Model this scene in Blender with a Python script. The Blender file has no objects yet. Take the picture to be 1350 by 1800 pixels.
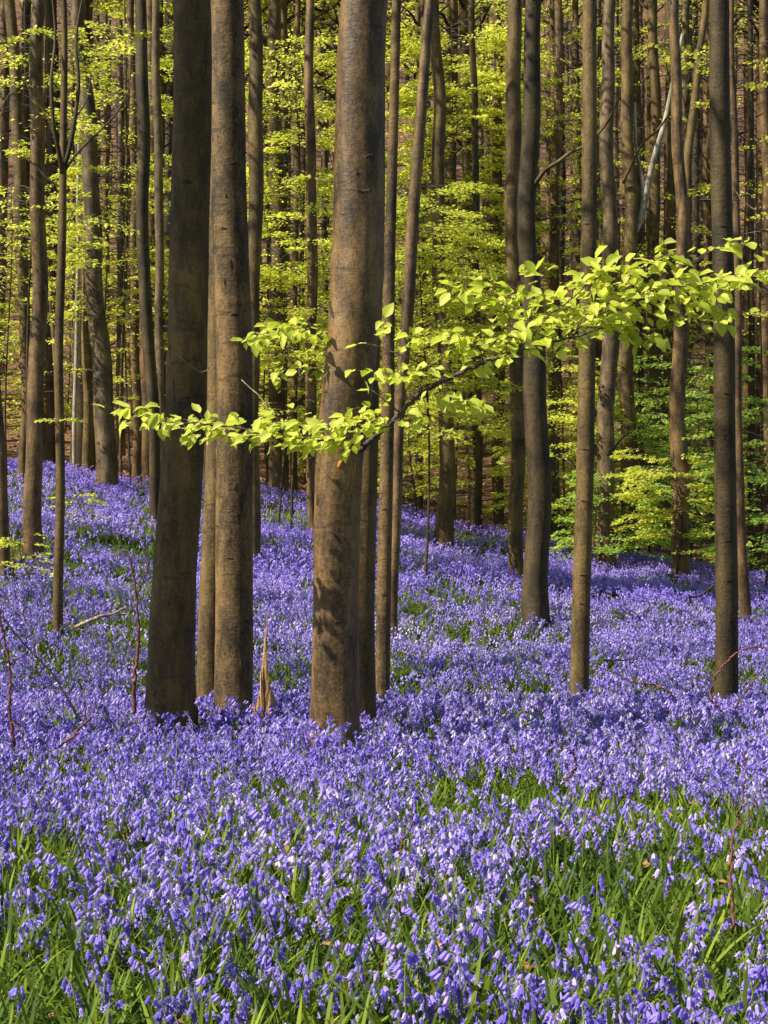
import bpy, math, random
import numpy as np
from mathutils import Vector

SC = bpy.context.scene
COL = SC.collection
PI = math.pi
random.seed(7)
RNG = np.random.default_rng(11)

# ------------------------------------------------------------------ camera
F = 3000.0            # focal length in photograph pixels (photograph is 1350 wide)
H = 1.9               # eye height
cam_data = bpy.data.cameras.new('camera')
cam = bpy.data.objects.new('camera', cam_data)
COL.objects.link(cam)
cam.location = (0, 0, H)
cam.rotation_euler = (math.radians(90), 0, 0)
cam_data.sensor_fit = 'HORIZONTAL'
cam_data.sensor_width = 36.0
cam_data.lens = F / 1350.0 * 36.0
cam_data.clip_end = 1500
SC.camera = cam

# ------------------------------------------------------------------ sky and sun
SUN_ELEV = math.radians(46)
SUN_AZ = math.radians(-68)       # measured from the direction behind the camera, towards the left
to_sun = Vector((math.cos(SUN_ELEV) * math.sin(SUN_AZ), -math.cos(SUN_ELEV) * math.cos(SUN_AZ), math.sin(SUN_ELEV)))
w = bpy.data.worlds.new('World')
SC.world = w
w.use_nodes = True
nt = w.node_tree
bg = nt.nodes['Background']
sky = nt.nodes.new('ShaderNodeTexSky')
sky.sky_type = 'NISHITA'
sky.sun_disc = False
sky.sun_elevation = SUN_ELEV
sky.sun_rotation = math.atan2(to_sun.x, to_sun.y)
nt.links.new(sky.outputs[0], bg.inputs[0])
bg.inputs[1].default_value = 0.065
sun_data = bpy.data.lights.new('sun', 'SUN')
sun_data.energy = 5.0
sun_data.angle = math.radians(0.5)
sun_data.color = (1.0, 0.92, 0.76)
sun = bpy.data.objects.new('sun', sun_data)
COL.objects.link(sun)
sun.location = to_sun * 60
sun.rotation_euler = to_sun.to_track_quat('Z', 'Y').to_euler()
SC.view_settings.view_transform = 'Standard'
SC.view_settings.look = 'None'
SC.view_settings.gamma = 1
SC.view_settings.exposure = 0.90
SC.cycles.max_bounces = 6
SC.cycles.diffuse_bounces = 3
SC.cycles.transmission_bounces = 3

# ------------------------------------------------------------------ terrain
XC = np.array([-400, 0, 350, 600, 850, 1100, 1350, 1750], float)
TD = np.array([7, 10, 12.2, 14, 15.5, 17, 18.5, 21, 25, 30, 36, 42, 46, 60, 80, 110, 150, 240], float)
_near = [1575, 1376, 1290, 1240, 1219, 1272]
TR = np.array([
    _near + [1227, 1110, 1000, 905, 820, 760, 790, 745, 570, 330, 130, -150],
    _near + [1232, 1120, 1020, 935, 862, 800, 825, 770, 585, 340, 130, -150],
    _near + [1234, 1130, 1040, 960, 895, 838, 860, 790, 590, 345, 130, -150],
    _near + [1237, 1140, 1065, 990, 925, 872, 895, 810, 600, 350, 130, -150],
    _near + [1239, 1150, 1082, 1018, 962, 918, 940, 840, 610, 350, 130, -150],
    _near + [1239, 1153, 1093, 1040, 995, 962, 985, 860, 620, 355, 130, -150],
    _near + [1239, 1156, 1103, 1058, 1022, 998, 1015, 880, 630, 355, 130, -150],
    _near + [1239, 1160, 1115, 1080, 1050, 1030, 1040, 900, 640, 360, 130, -150]], float)
TZ = H - (TR - 900) * TD[None, :] / F
_Df = np.arange(-60, 300, 0.25)
_prof = []
for k in range(len(XC)):
    z = np.interp(_Df, TD, TZ[k])
    ker = np.exp(-0.5 * (np.arange(-20, 21) * 0.25 / 0.55) ** 2); ker /= ker.sum()
    zs = np.convolve(np.pad(z, 20, mode='edge'), ker, mode='valid')
    ker2 = np.exp(-0.5 * (np.arange(-40, 41) * 0.25 / 3.0) ** 2); ker2 /= ker2.sum()
    zw = np.convolve(np.pad(z, 40, mode='edge'), ker2, mode='valid')
    t = np.clip((_Df - 46) / 12, 0, 1)
    _prof.append(zs * (1 - t) + zw * t)
_prof = np.array(_prof)

def snoise(x, y, scale, seed):
    r = np.random.default_rng(seed)
    s = np.zeros(np.broadcast(x, y).shape)
    for i in range(9):
        a = r.uniform(0, 2 * PI); f = scale * r.uniform(0.55, 1.9); p = r.uniform(0, 2 * PI)
        s = s + np.sin((x * math.cos(a) + y * math.sin(a)) * f + p + 1.3 * np.sin((x * math.sin(a) - y * math.cos(a)) * f * 0.6 + p * 2))
    return s / 3.0          # about -2 .. 2

def surf(x, y):
    """height of the tops of the flowers (where the carpet grows)"""
    x = np.asarray(x, float); y = np.asarray(y, float)
    c = 675 + F * x / np.maximum(y, 4.0)
    c = np.clip(c, XC[0], XC[-1] - 1e-3)
    yi = np.clip((y + 60) / 0.25, 0, len(_Df) - 1.001)
    i = yi.astype(int); fy = yi - i
    j = np.clip(np.searchsorted(XC, c, side='right') - 1, 0, len(XC) - 2)
    fx = (c - XC[j]) / (XC[j + 1] - XC[j]); fx = fx * fx * (3 - 2 * fx)
    z0 = _prof[j, i] * (1 - fy) + _prof[j, i + 1] * fy
    z1 = _prof[j + 1, i] * (1 - fy) + _prof[j + 1, i + 1] * fy
    z = z0 * (1 - fx) + z1 * fx
    amp = np.clip((y - 17) / 8, 0, 1) * 0.07 + 0.012
    z = z + amp * snoise(x, y, 0.55, 3)
    z = z + np.clip((y - 60) / 40, 0, 1) * 0.5 * snoise(x, y, 0.09, 5)
    return z

FH = 0.27
def ground(x, y):
    return surf(x, y) - FH

def carpet_edge(x, y):
    """1 inside the bluebell carpet, 0 outside"""
    e = 43.0 + 1.2 * snoise(x, y, 0.25, 9)
    return np.clip((e - y) / 1.5, 0, 1)

def px(X, row, D):
    return np.array([(X - 675) * D / F, D, H - (row - 900) * D / F])

def solve_D(X, row, d0=8.0, d1=43.0):
    ds = np.arange(d0, d1, 0.05)
    xs = (X - 675) * ds / F
    rows = 900 + (H - surf(xs, ds)) * F / ds
    k = np.where(rows <= row)[0]
    return float(ds[k[0]]) if len(k) else d1

# ------------------------------------------------------------------ mesh helpers
class MB:
    """gathers numpy geometry; build() links it as ONE mesh object"""
    def __init__(self):
        self.v = []; self.q = []; self.t = []; self.a = []; self.n = 0
        self.qm = []; self.tm = []
    def add(self, V, Q=None, T=None, tint=0.5, mi=0):
        V = np.asarray(V, float).reshape(-1, 3)
        self.v.append(V)
        if Q is not None and len(Q):
            Q = np.asarray(Q, np.int64).reshape(-1, 4) + self.n
            self.q.append(Q); self.qm.append(np.full(len(Q), mi, np.int32))
        if T is not None and len(T):
            T = np.asarray(T, np.int64).reshape(-1, 3) + self.n
            self.t.append(T); self.tm.append(np.full(len(T), mi, np.int32))
        self.a.append(np.broadcast_to(np.asarray(tint, float), (len(V),)))
        self.n += len(V)
    def mesh(self, name, mats, smooth=True):
        me = bpy.data.meshes.new(name)
        V = np.concatenate(self.v)
        Q = np.concatenate(self.q) if self.q else np.zeros((0, 4), np.int64)
        T = np.concatenate(self.t) if self.t else np.zeros((0, 3), np.int64)
        me.vertices.add(len(V)); me.vertices.foreach_set('co', V.astype(np.float32).ravel())
        loops = np.concatenate([Q.ravel(), T.ravel()]).astype(np.int32)
        me.loops.add(len(loops)); me.loops.foreach_set('vertex_index', loops)
        starts = np.concatenate([np.arange(len(Q)) * 4, len(Q) * 4 + np.arange(len(T)) * 3]).astype(np.int32)
        me.polygons.add(len(starts)); me.polygons.foreach_set('loop_start', starts)
        mi = np.concatenate(self.qm + self.tm) if (self.qm or self.tm) else np.zeros(0, np.int32)
        me.polygons.foreach_set('material_index', mi.astype(np.int32))
        me.polygons.foreach_set('use_smooth', np.full(len(starts), smooth))
        at = me.attributes.new('tint', 'FLOAT', 'POINT')
        at.data.foreach_set('value', np.concatenate(self.a).astype(np.float32))
        if not isinstance(mats, (list, tuple)): mats = [mats]
        for m in mats: me.materials.append(m)
        me.update(calc_edges=True)
        me.validate()
        return me
    def build(self, name, mats, parent=None, loc=None, smooth=True):
        if loc is not None:
            self.v = [v - np.asarray(loc)[None, :] for v in self.v]
        o = bpy.data.objects.new(name, self.mesh(name, mats, smooth))
        COL.objects.link(o)
        if parent is not None:
            o.parent = parent
        elif loc is not None:
            o.location = tuple(loc)
        return o

def tag(o, label=None, cat=None, group=None, kind=None):
    if label: o['label'] = label
    if cat: o['category'] = cat
    if group: o['group'] = group
    if kind: o['kind'] = kind
    return o

def empty(name, loc):
    o = bpy.data.objects.new(name, None)
    o.empty_display_size = 0.2
    COL.objects.link(o); o.location = tuple(loc)
    return o

def unit(v):
    n = np.linalg.norm(v, axis=-1, keepdims=True)
    return v / np.maximum(n, 1e-9)

def tube(P, R, seg=8, cap=True, rough=0, seed=0):
    P = np.asarray(P, float); R = np.broadcast_to(np.asarray(R, float), (len(P),))
    n = len(P)
    T = np.gradient(P, axis=0); T = unit(T)
    ref = np.array([0.0, 0, 1.0]) if abs(T[:, 2]).mean() < 0.8 else np.array([0, 1.0, 0])
    A = unit(np.cross(T, ref)); B = np.cross(T, A)
    th = np.arange(seg) * 2 * PI / seg
    rr = R[:, None] * np.ones(seg)[None, :]
    if rough:
        g = np.random.default_rng(seed)
        rr = rr * (1 + rough * g.normal(size=rr.shape))
    V = P[:, None, :] + rr[..., None] * (np.cos(th)[None, :, None] * A[:, None, :] + np.sin(th)[None, :, None] * B[:, None, :])
    V = V.reshape(-1, 3)
    i = np.arange(n - 1)[:, None] * seg; j = np.arange(seg)[None, :]; j2 = (j + 1) % seg
    Q = np.stack([i + j, i + j2, i + seg + j2, i + seg + j], -1).reshape(-1, 4)
    Tt = []
    if cap:
        V = np.vstack([V, P[0], P[-1]]); a = n * seg
        jj = np.arange(seg)
        Tt = np.vstack([np.stack([np.full(seg, a), (jj + 1) % seg, jj], -1),
                        np.stack([np.full(seg, a + 1), (n - 1) * seg + jj, (n - 1) * seg + (jj + 1) % seg], -1)])
    return V, Q, Tt

def resample(P, n, extra=None):
    """smooth curve through the points"""
    P = np.asarray(P, float)
    d = np.r_[0, np.cumsum(np.linalg.norm(np.diff(P, axis=0), axis=1))]
    s = np.linspace(0, d[-1], n)
    m = np.gradient(P, d, axis=0) if len(P) > 2 else np.repeat((P[1:] - P[:1]) / d[-1], 2, 0)
    k = np.clip(np.searchsorted(d, s, side='right') - 1, 0, len(P) - 2)
    h = (d[k + 1] - d[k])[:, None]; t = ((s - d[k])[:, None]) / h
    return ((2 * t**3 - 3 * t**2 + 1) * P[k] + (t**3 - 2 * t**2 + t) * h * m[k] + (-2 * t**3 + 3 * t**2) * P[k + 1] + (t**3 - t**2) * h * m[k + 1])

# ------------------------------------------------------------------ materials
def new_mat(name):
    m = bpy.data.materials.new(name); m.use_nodes = True
    return m, m.node_tree.nodes, m.node_tree.links, m.node_tree.nodes['Principled BSDF']

def ramp(N, stops):
    r = N.new('ShaderNodeValToRGB')
    el = r.color_ramp.elements
    while len(el) < len(stops): el.new(0.5)
    for e, (p, c) in zip(el, stops):
        e.position = p; e.color = (c[0], c[1], c[2], 1)
    return r

def bark(name, dark, light, moss=0.0, mosscol=(0.07, 0.085, 0.02), scale=1.0, bump=0.5, marks=1.0, rough=0.66, spots=0.5):
    m, N, L, b = new_mat(name)
    tc = N.new('ShaderNodeTexCoord')
    def noise(sc, det=4, rough=0.6, s=1.0):
        mp = N.new('ShaderNodeMapping'); mp.inputs['Scale'].default_value = sc
        L.new(tc.outputs['Object'], mp.inputs[0])
        n = N.new('ShaderNodeTexNoise'); n.inputs['Scale'].default_value = s
        n.inputs['Detail'].default_value = det; n.inputs['Roughness'].default_value = rough
        L.new(mp.outputs[0], n.inputs['Vector'])
        return n.outputs['Fac']
    k = scale
    big = noise((4.5 * k, 4.5 * k, 1.6 * k), 6, 0.72)
    fine = noise((42 * k, 42 * k, 36 * k), 5, 0.75)
    blot = noise((1.3 * k, 1.3 * k, 0.9 * k), 5, 0.7)
    ring = noise((5 * k, 5 * k, 15 * k), 5, 0.8)
    slit = noise((28 * k, 28 * k, 5 * k), 2, 0.5)
    mid = tuple(0.55 * a_ + 0.45 * b_ for a_, b_ in zip(dark, light))
    cr = ramp(N, [(0.38, dark), (0.49, mid), (0.60, light), (0.74, tuple(min(1, 1.35 * a_) for a_ in light))])
    add = N.new('ShaderNodeMath'); add.operation = 'MULTIPLY_ADD'
    L.new(fine, add.inputs[0]); add.inputs[1].default_value = 0.45; L.new(big, add.inputs[2])
    sb = N.new('ShaderNodeMath'); sb.operation = 'SUBTRACT'; L.new(add.outputs[0], sb.inputs[0]); sb.inputs[1].default_value = 0.22
    L.new(sb.outputs[0], cr.inputs[0])
    def darken(fac_sock, col_sock, lo, hi, amount):
        mr = N.new('ShaderNodeMapRange'); mr.inputs[1].default_value = lo; mr.inputs[2].default_value = hi
        mr.inputs[3].default_value = 1.0; mr.inputs[4].default_value = 1 - amount
        L.new(fac_sock, mr.inputs[0])
        mx = N.new('ShaderNodeMix'); mx.data_type = 'RGBA'; mx.blend_type = 'MULTIPLY'; mx.inputs[0].default_value = 1
        L.new(col_sock, mx.inputs[6]); L.new(mr.outputs[0], mx.inputs[7])
        return mx.outputs[2]
    c = darken(ring, cr.outputs[0], 0.62, 0.70, 0.45 * marks)
    c = darken(slit, c, 0.68, 0.74, 0.65 * marks)
    c = darken(blot, c, 0.50, 0.62, 0.50)
    strk = noise((9 * k, 9 * k, 0.8 * k), 4, 0.6)
    c = darken(strk, c, 0.54, 0.68, 0.40)
    wr = noise((2.2 * k, 2.2 * k, 9 * k), 6, 0.75)
    c = darken(wr, c, 0.58, 0.63, 0.45 * marks)
    vmp = N.new('ShaderNodeMapping'); vmp.inputs['Scale'].default_value = (22 * k, 22 * k, 13 * k); L.new(tc.outputs['Object'], vmp.inputs[0])
    vo = N.new('ShaderNodeTexVoronoi'); vo.inputs['Scale'].default_value = 1.0; L.new(vmp.outputs[0], vo.inputs['Vector'])
    vm = N.new('ShaderNodeMath'); vm.operation = 'MULTIPLY_ADD'; L.new(fine, vm.inputs[0]); vm.inputs[1].default_value = 0.30; L.new(vo.outputs['Distance'], vm.inputs[2])
    c = darken(vm.outputs[0], c, 0.34, 0.22, 0.6 * spots)
    if moss > 0:
        mn = noise((1.6, 1.6, 0.5), 5, 0.7)
        mr = N.new('ShaderNodeMapRange'); mr.inputs[1].default_value = 0.62 - 0.3 * moss; mr.inputs[2].default_value = 0.78 - 0.2 * moss
        mr.inputs[4].default_value = 0.75
        L.new(mn, mr.inputs[0])
        mx = N.new('ShaderNodeMix'); mx.data_type = 'RGBA'
        L.new(mr.outputs[0], mx.inputs[0]); L.new(c, mx.inputs[6]); mx.inputs[7].default_value = (*mosscol, 1)
        c = mx.outputs[2]
    L.new(c, b.inputs['Base Color'])
    b.inputs['Roughness'].default_value = rough
    b.inputs['Specular IOR Level'].default_value = 0.35
    bp = N.new('ShaderNodeBump'); bp.inputs['Strength'].default_value = bump; bp.inputs['Distance'].default_value = 0.02
    s1 = N.new('ShaderNodeMath'); s1.operation = 'MULTIPLY_ADD'; L.new(ring, s1.inputs[0]); s1.inputs[1].default_value = 0.8; fm = N.new('ShaderNodeMath'); fm.operation = 'MULTIPLY'; fm.inputs[1].default_value = 0.55; L.new(fine, fm.inputs[0]); L.new(fm.outputs[0], s1.inputs[2])
    s2 = N.new('ShaderNodeMath'); s2.operation = 'MULTIPLY_ADD'; L.new(big, s2.inputs[0]); s2.inputs[1].default_value = 1.2; L.new(s1.outputs[0], s2.inputs[2])
    L.new(s2.outputs[0], bp.inputs['Height']); L.new(bp.outputs[0], b.inputs['Normal'])
    return m

M = {}
M['bark_main'] = bark('bark_brown_smooth', (0.042, 0.023, 0.008), (0.205, 0.122, 0.045), bump=0.40, marks=0.9, rough=0.5)
M['bark_dark'] = bark('bark_dark_olive', (0.044, 0.027, 0.007), (0.150, 0.093, 0.023), moss=0.2, mosscol=(0.050, 0.048, 0.014), bump=0.5)
M['bark_speck'] = bark('bark_speckled', (0.036, 0.021, 0.007), (0.200, 0.122, 0.042), bump=0.6, marks=1.2, spots=1.0)
M['bark_ochre'] = bark('bark_ochre', (0.050, 0.031, 0.009), (0.180, 0.115, 0.034), bump=0.5)
M['bark_moss'] = bark('bark_mossy', (0.022, 0.0145, 0.004), (0.082, 0.053, 0.015), moss=0.35, mosscol=(0.046, 0.042, 0.012), bump=0.6)
M['bark_grey'] = bark('bark_grey', (0.052, 0.034, 0.016), (0.185, 0.125, 0.062), moss=0.2, bump=0.5)
M['bark_red'] = bark('bark_reddish', (0.047, 0.026, 0.009), (0.180, 0.104, 0.040), bump=0.5)
M['bark_pale'] = bark('bark_pale', (0.20, 0.17, 0.12), (0.45, 0.40, 0.32), bump=0.3)
M['bark_knot'] = bark('bark_knot', (0.018, 0.011, 0.007), (0.075, 0.045, 0.026), scale=2, bump=0.8)
M['twig'] = bark('twig_bark', (0.035, 0.026, 0.024), (0.13, 0.10, 0.09), scale=4, bump=0.4)
M['bramble'] = bark('bramble_stem', (0.07, 0.02, 0.018), (0.20, 0.075, 0.05), scale=4, bump=0.3)
M['deadwood'] = bark('dead_wood', (0.18, 0.12, 0.07), (0.50, 0.38, 0.26), scale=3, bump=0.5)
M['shard'] = bark('splintered_wood', (0.22, 0.11, 0.04), (0.60, 0.37, 0.15), scale=2, bump=0.6)
M['wound'] = bark('bare_wood_wound', (0.34, 0.11, 0.025), (0.75, 0.33, 0.07), scale=3, bump=0.4, marks=0.4)

def leafy(name, stops, trans=0.5, rough=0.5, spec=0.3, tcol=1.25):
    m, N, L, b = new_mat(name)
    at = N.new('ShaderNodeAttribute'); at.attribute_name = 'tint'
    cr = ramp(N, stops); L.new(at.outputs['Fac'], cr.inputs[0])
    L.new(cr.outputs[0], b.inputs['Base Color'])
    b.inputs['Roughness'].default_value = rough
    b.inputs['Specular IOR Level'].default_value = spec
    tr = N.new('ShaderNodeBsdfTranslucent')
    g = N.new('ShaderNodeMix'); g.data_type = 'RGBA'; g.blend_type = 'MULTIPLY'; g.inputs[0].default_value = 1
    L.new(cr.outputs[0], g.inputs[6]); g.inputs[7].default_value = (tcol, tcol, tcol * 0.8, 1)
    L.new(g.outputs[2], tr.inputs['Color'])
    mx = N.new('ShaderNodeMixShader'); mx.inputs[0].default_value = trans
    L.new(b.outputs[0], mx.inputs[1]); L.new(tr.outputs[0], mx.inputs[2])
    L.new(mx.outputs[0], N['Material Output'].inputs[0])
    return m

M['leaf'] = leafy('young_beech_leaf', [(0, (0.35, 0.42, 0.035)), (0.5, (0.545, 0.61, 0.075)), (1, (0.71, 0.75, 0.16))], 0.5)
M['leaf_far'] = leafy('spring_leaf', [(0, (0.29, 0.34, 0.035)), (0.5, (0.56, 0.58, 0.085)), (1, (0.75, 0.75, 0.19))], 0.55, tcol=1.4)
M['leaf_green'] = leafy('shrub_leaf', [(0, (0.16, 0.29, 0.05)), (0.5, (0.36, 0.52, 0.09)), (1, (0.62, 0.68, 0.15))], 0.45)
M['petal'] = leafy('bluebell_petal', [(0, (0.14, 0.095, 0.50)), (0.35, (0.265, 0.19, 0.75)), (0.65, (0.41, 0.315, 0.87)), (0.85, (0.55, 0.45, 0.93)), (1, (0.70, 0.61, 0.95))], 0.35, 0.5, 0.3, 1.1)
M['blade'] = leafy('bluebell_blade', [(0, (0.035, 0.070, 0.012)), (0.5, (0.10, 0.165, 0.022)), (1, (0.30, 0.38, 0.035))], 0.4, 0.6, 0.2, 1.3)
M['litter_leaf'] = leafy('dry_leaf', [(0, (0.12, 0.045, 0.02)), (0.5, (0.30, 0.13, 0.05)), (1, (0.48, 0.27, 0.13))], 0.15)

def ground_mat():
    m, N, L, b = new_mat('woodland_floor')
    tc = N.new('ShaderNodeTexCoord')
    vo = N.new('ShaderNodeTexVoronoi'); vo.inputs['Scale'].default_value = 9.0
    L.new(tc.outputs['Object'], vo.inputs['Vector'])
    sep = N.new('ShaderNodeSeparateColor'); L.new(vo.outputs['Color'], sep.inputs[0])
    cr = ramp(N, [(0.0, (0.045, 0.021, 0.009)), (0.4, (0.12, 0.055, 0.022)), (0.75, (0.24, 0.112, 0.045)), (1.0, (0.34, 0.18, 0.085))])
    L.new(sep.outputs[0], cr.inputs[0])
    n2 = N.new('ShaderNodeTexNoise'); n2.inputs['Scale'].default_value = 0.35; n2.inputs['Detail'].default_value = 6
    L.new(tc.outputs['Object'], n2.inputs['Vector'])
    cr2 = ramp(N, [(0.35, (0.35, 0.32, 0.28)), (0.65, (1, 1, 1))]); L.new(n2.outputs['Fac'], cr2.inputs[0])
    mul = N.new('ShaderNodeMix'); mul.data_type = 'RGBA'; mul.blend_type = 'MULTIPLY'; mul.inputs[0].default_value = 1
    L.new(cr.outputs[0], mul.inputs[6]); L.new(cr2.outputs[0], mul.inputs[7])
    n3 = N.new('ShaderNodeTexNoise'); n3.inputs['Scale'].default_value = 14; n3.inputs['Detail'].default_value = 6
    L.new(tc.outputs['Object'], n3.inputs['Vector'])
    gr = ramp(N, [(0.35, (0.018, 0.026, 0.008)), (0.65, (0.055, 0.085, 0.02))]); L.new(n3.outputs['Fac'], gr.inputs[0])
    at = N.new('ShaderNodeAttribute'); at.attribute_name = 'tint'
    mx = N.new('ShaderNodeMix'); mx.data_type = 'RGBA'
    L.new(at.outputs['Fac'], mx.inputs[0]); L.new(mul.outputs[2], mx.inputs[6]); L.new(gr.outputs[0], mx.inputs[7])
    L.new(mx.outputs[2], b.inputs['Base Color']); b.inputs['Roughness'].default_value = 0.9
    bp = N.new('ShaderNodeBump'); bp.inputs['Strength'].default_value = 0.9; bp.inputs['Distance'].default_value = 0.05
    L.new(vo.outputs['Distance'], bp.inputs['Height']); L.new(bp.outputs[0], b.inputs['Normal'])
    return m
M['ground'] = ground_mat()

# ------------------------------------------------------------------ ground sheet
u = np.linspace(-1, 1, 221); gx = np.sinh(u * 3.4) / np.sinh(3.4) * 170
gy = np.concatenate([np.arange(-45, 4, 3.0), np.arange(4, 48, 0.3), np.arange(48, 130, 1.2), np.arange(130, 291, 5.0)])
GX, GY = np.meshgrid(gx, gy)
GZ = ground(GX, GY)
nx, ny = len(gx), len(gy)
V = np.stack([GX, GY, GZ], -1).reshape(-1, 3)
i, j = np.meshgrid(np.arange(nx - 1), np.arange(ny - 1))
a = (j * nx + i).ravel()
g = MB(); g.add(V, np.stack([a, a + 1, a + nx + 1, a + nx], -1), tint=carpet_edge(GX, GY).ravel())
tag(g.build('ground', M['ground']), kind='structure')

# ------------------------------------------------------------------ leaves
LEAF_FAR = (np.array([[0, 0, 0], [-0.30, 0.5, 0.07], [0.02, 1, -0.05], [0.30, 0.5, 0.07]], float), None,
            np.array([[0, 2, 1], [0, 3, 2]]))
def near_leaf(curl=0.2, fold=0.12):
    st = [(0, 0.0), (0.14, 0.20), (0.36, 0.335), (0.6, 0.30), (0.82, 0.15)]
    V = []; Q = []; T = []
    for k, (y, w_) in enumerate(st):
        z = -curl * y * y
        pl = 0.03 * (1 if k % 2 else -1)
        V += [[-w_, y, z + fold * w_ * 2 + pl * (w_ > 0)], [-w_ * 0.5, y, z + fold * w_ + 0.0], [0, y, z], [w_ * 0.5, y, z + fold * w_], [w_, y, z + fold * w_ * 2 + pl * (w_ > 0)]]
    V.append([0, 1.0, -curl]); n = len(st)
    for k in range(n - 1):
        for c in range(4):
            a = k * 5 + c
            Q.append([a, a + 1, a + 6, a + 5])
    a = (n - 1) * 5
    for c in range(4): T.append([a + c, a + c + 1, n * 5])
    return np.array(V, float), np.array(Q), np.array(T)

def put(mb, proto, P, Dv, Nv, size, tint, mi=0):
    """many copies of proto; proto y axis goes along Dv, z axis near Nv"""
    V, Q, T = proto
    Y = unit(Dv); X = unit(np.cross(Y, Nv)); Z = np.cross(X, Y)
    R = np.stack([X, Y, Z], 1)                   # rows are axes
    W = np.einsum('vk,nkj->nvj', V, R) * np.asarray(size)[:, None, None] + P[:, None, :]
    n, nv = len(P), len(V)
    off = (np.arange(n) * nv)[:, None, None]
    QQ = (Q[None] + off).reshape(-1, 4) if Q is not None and len(Q) else None
    TT = (T[None] + off).reshape(-1, 3) if T is not None and len(T) else None
    mb.add(W.reshape(-1, 3), QQ, TT, np.repeat(np.asarray(tint), nv), mi)

def spray(rng, o, az, length, droop, n, spread=0.45, rise=0.1):
    """flat, layered beech spray: twig curve plus leaf positions and directions"""
    d = np.array([math.cos(az), math.sin(az), 0.0]); s = np.array([-d[1], d[0], 0])
    t = np.linspace(0, 1, 6)
    tw = o[None] + d[None] * (t * length)[:, None]
    tw[:, 2] += rise * length * t - droop * length * t * t
    tw += s[None] * (0.08 * length * np.sin(t * 3 + rng.uniform(0, 6)))[:, None]
    tt = rng.uniform(0.15, 1.0, n) ** 0.8
    side = rng.normal(0, 1, n) * spread * length * (1.05 - tt) * 0.9
    P = np.stack([np.interp(tt, t, tw[:, k]) for k in range(3)], -1) + s[None] * side[:, None]
    P[:, 2] += rng.normal(0, 0.022, n) * length - 0.10 * np.abs(side)
    a = az + np.sign(side) * rng.uniform(0.3, 1.3, n) + rng.normal(0, 0.3, n)
    Dv = np.stack([np.cos(a), np.sin(a), rng.normal(-0.15, 0.3, n)], -1)
    Nv = np.stack([rng.normal(0, 0.38, n), rng.normal(0, 0.38, n), np.ones(n)], -1)
    return tw, P, Dv, Nv

# ------------------------------------------------------------------ trunks
def trunk_geo(P, R, seg, seed, bumps=0.02, flare=0.0, knots=0):
    """lofted trunk with uneven girth, knots and a root flare"""
    rng = np.random.default_rng(seed)
    P = np.asarray(P); n = len(P)
    T = unit(np.gradient(P, axis=0))
    A = unit(np.cross(T, np.array([0, 1.0, 0]))); B = np.cross(T, A)
    th = np.arange(seg) * 2 * PI / seg
    z = P[:, 2] - P[0, 2]
    rr = R[:, None] * np.ones(seg)[None]
    ph = rng.uniform(0, 2 * PI, 8)
    rr *= 1 + bumps * (np.sin(2 * th + ph[0] + 0.25 * z[:, None]) + 0.7 * np.sin(3 * th + ph[1] - 0.4 * z[:, None])
                       + 0.5 * np.sin(z[:, None] * 2.3 + ph[2]) * np.cos(th + ph[3]) + 0.35 * np.sin(z[:, None] * 7.1 + 2 * th + ph[4]) + 0.2 * np.sin(z[:, None] * 17 + ph[5] + th))
    if flare:
        f = np.exp(-z / 0.42)[:, None]
        rr *= 1 + flare * f * (0.75 + 0.45 * np.sin(5 * th + ph[6])[None] + 0.3 * np.sin(3 * th + ph[7])[None])
    for k in range(knots):
        kz = rng.uniform(0.3, 7); kt = rng.uniform(0, 2 * PI)
        dth = np.angle(np.exp(1j * (th - kt)))[None]
        s = R.max()
        g_ = np.exp(-((z[:, None] - kz) / (0.35 * s)) ** 2 - (dth / 0.4) ** 2)
        g2 = np.exp(-((z[:, None] - kz - 0.12 * s) / (0.12 * s)) ** 2 - (dth / 0.22) ** 2)
        rr += s * (0.07 * g_ - 0.10 * g2)
    V = P[:, None] + rr[..., None] * (np.cos(th)[None, :, None] * A[:, None] + np.sin(th)[None, :, None] * B[:, None])
    V = V.reshape(-1, 3)
    i = np.arange(n - 1)[:, None] * seg; j = np.arange(seg)[None]; j2 = (j + 1) % seg
    Q = np.stack([i + j, i + j2, i + seg + j2, i + seg + j], -1).reshape(-1, 4)
    V = np.vstack([V, P[-1] + [0, 0, R[-1]]]); jj = np.arange(seg)
    Tt = np.stack([np.full(seg, n * seg), (n - 1) * seg + jj, (n - 1) * seg + (jj + 1) % seg], -1)
    return V, Q, Tt

# a few crowns, shared by the tall trees (they start well above the photograph's top edge)
CROWNS = []
for k in range(12):
    rng = np.random.default_rng(100 + k)
    bm_ = MB(); lm = MB()
    for q in range(9 if k < 6 else 18):
        z0 = rng.uniform(0 if k < 6 else -3.5, 7.0); az = rng.uniform(0, 2 * PI); ln = rng.uniform(1.6, 3.4) * (1 - z0 / 14)
        t = np.linspace(0, 1, 6)
        P = np.stack([np.cos(az) * ln * t, np.sin(az) * ln * t, z0 + ln * (0.75 * t - 0.15 * t * t)], -1)
        P[1:] += rng.normal(0, 0.09, (5, 3))
        bm_.add(*tube(P, np.linspace(0.055, 0.012, 6), 6))
        for s_ in range(3):
            o = P[rng.integers(2, 6)]
            tw, LP, LD, LN = spray(rng, o, az + rng.normal(0, 0.9), rng.uniform(0.9, 1.6), 0.15, 22 if k < 6 else 46)
            bm_.add(*tube(tw, np.linspace(0.014, 0.004, 6), 4, cap=False))
            put(lm, LEAF_FAR, LP, LD, LN, rng.uniform(0.10, 0.15, len(LP)) * (1 if k < 6 else 1.3), rng.uniform(0.1, 0.9, len(LP)))
    CROWNS.append((bm_.mesh('limb', M['bark_moss']), lm.mesh('crown', M['leaf_far'], smooth=False)))

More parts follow.
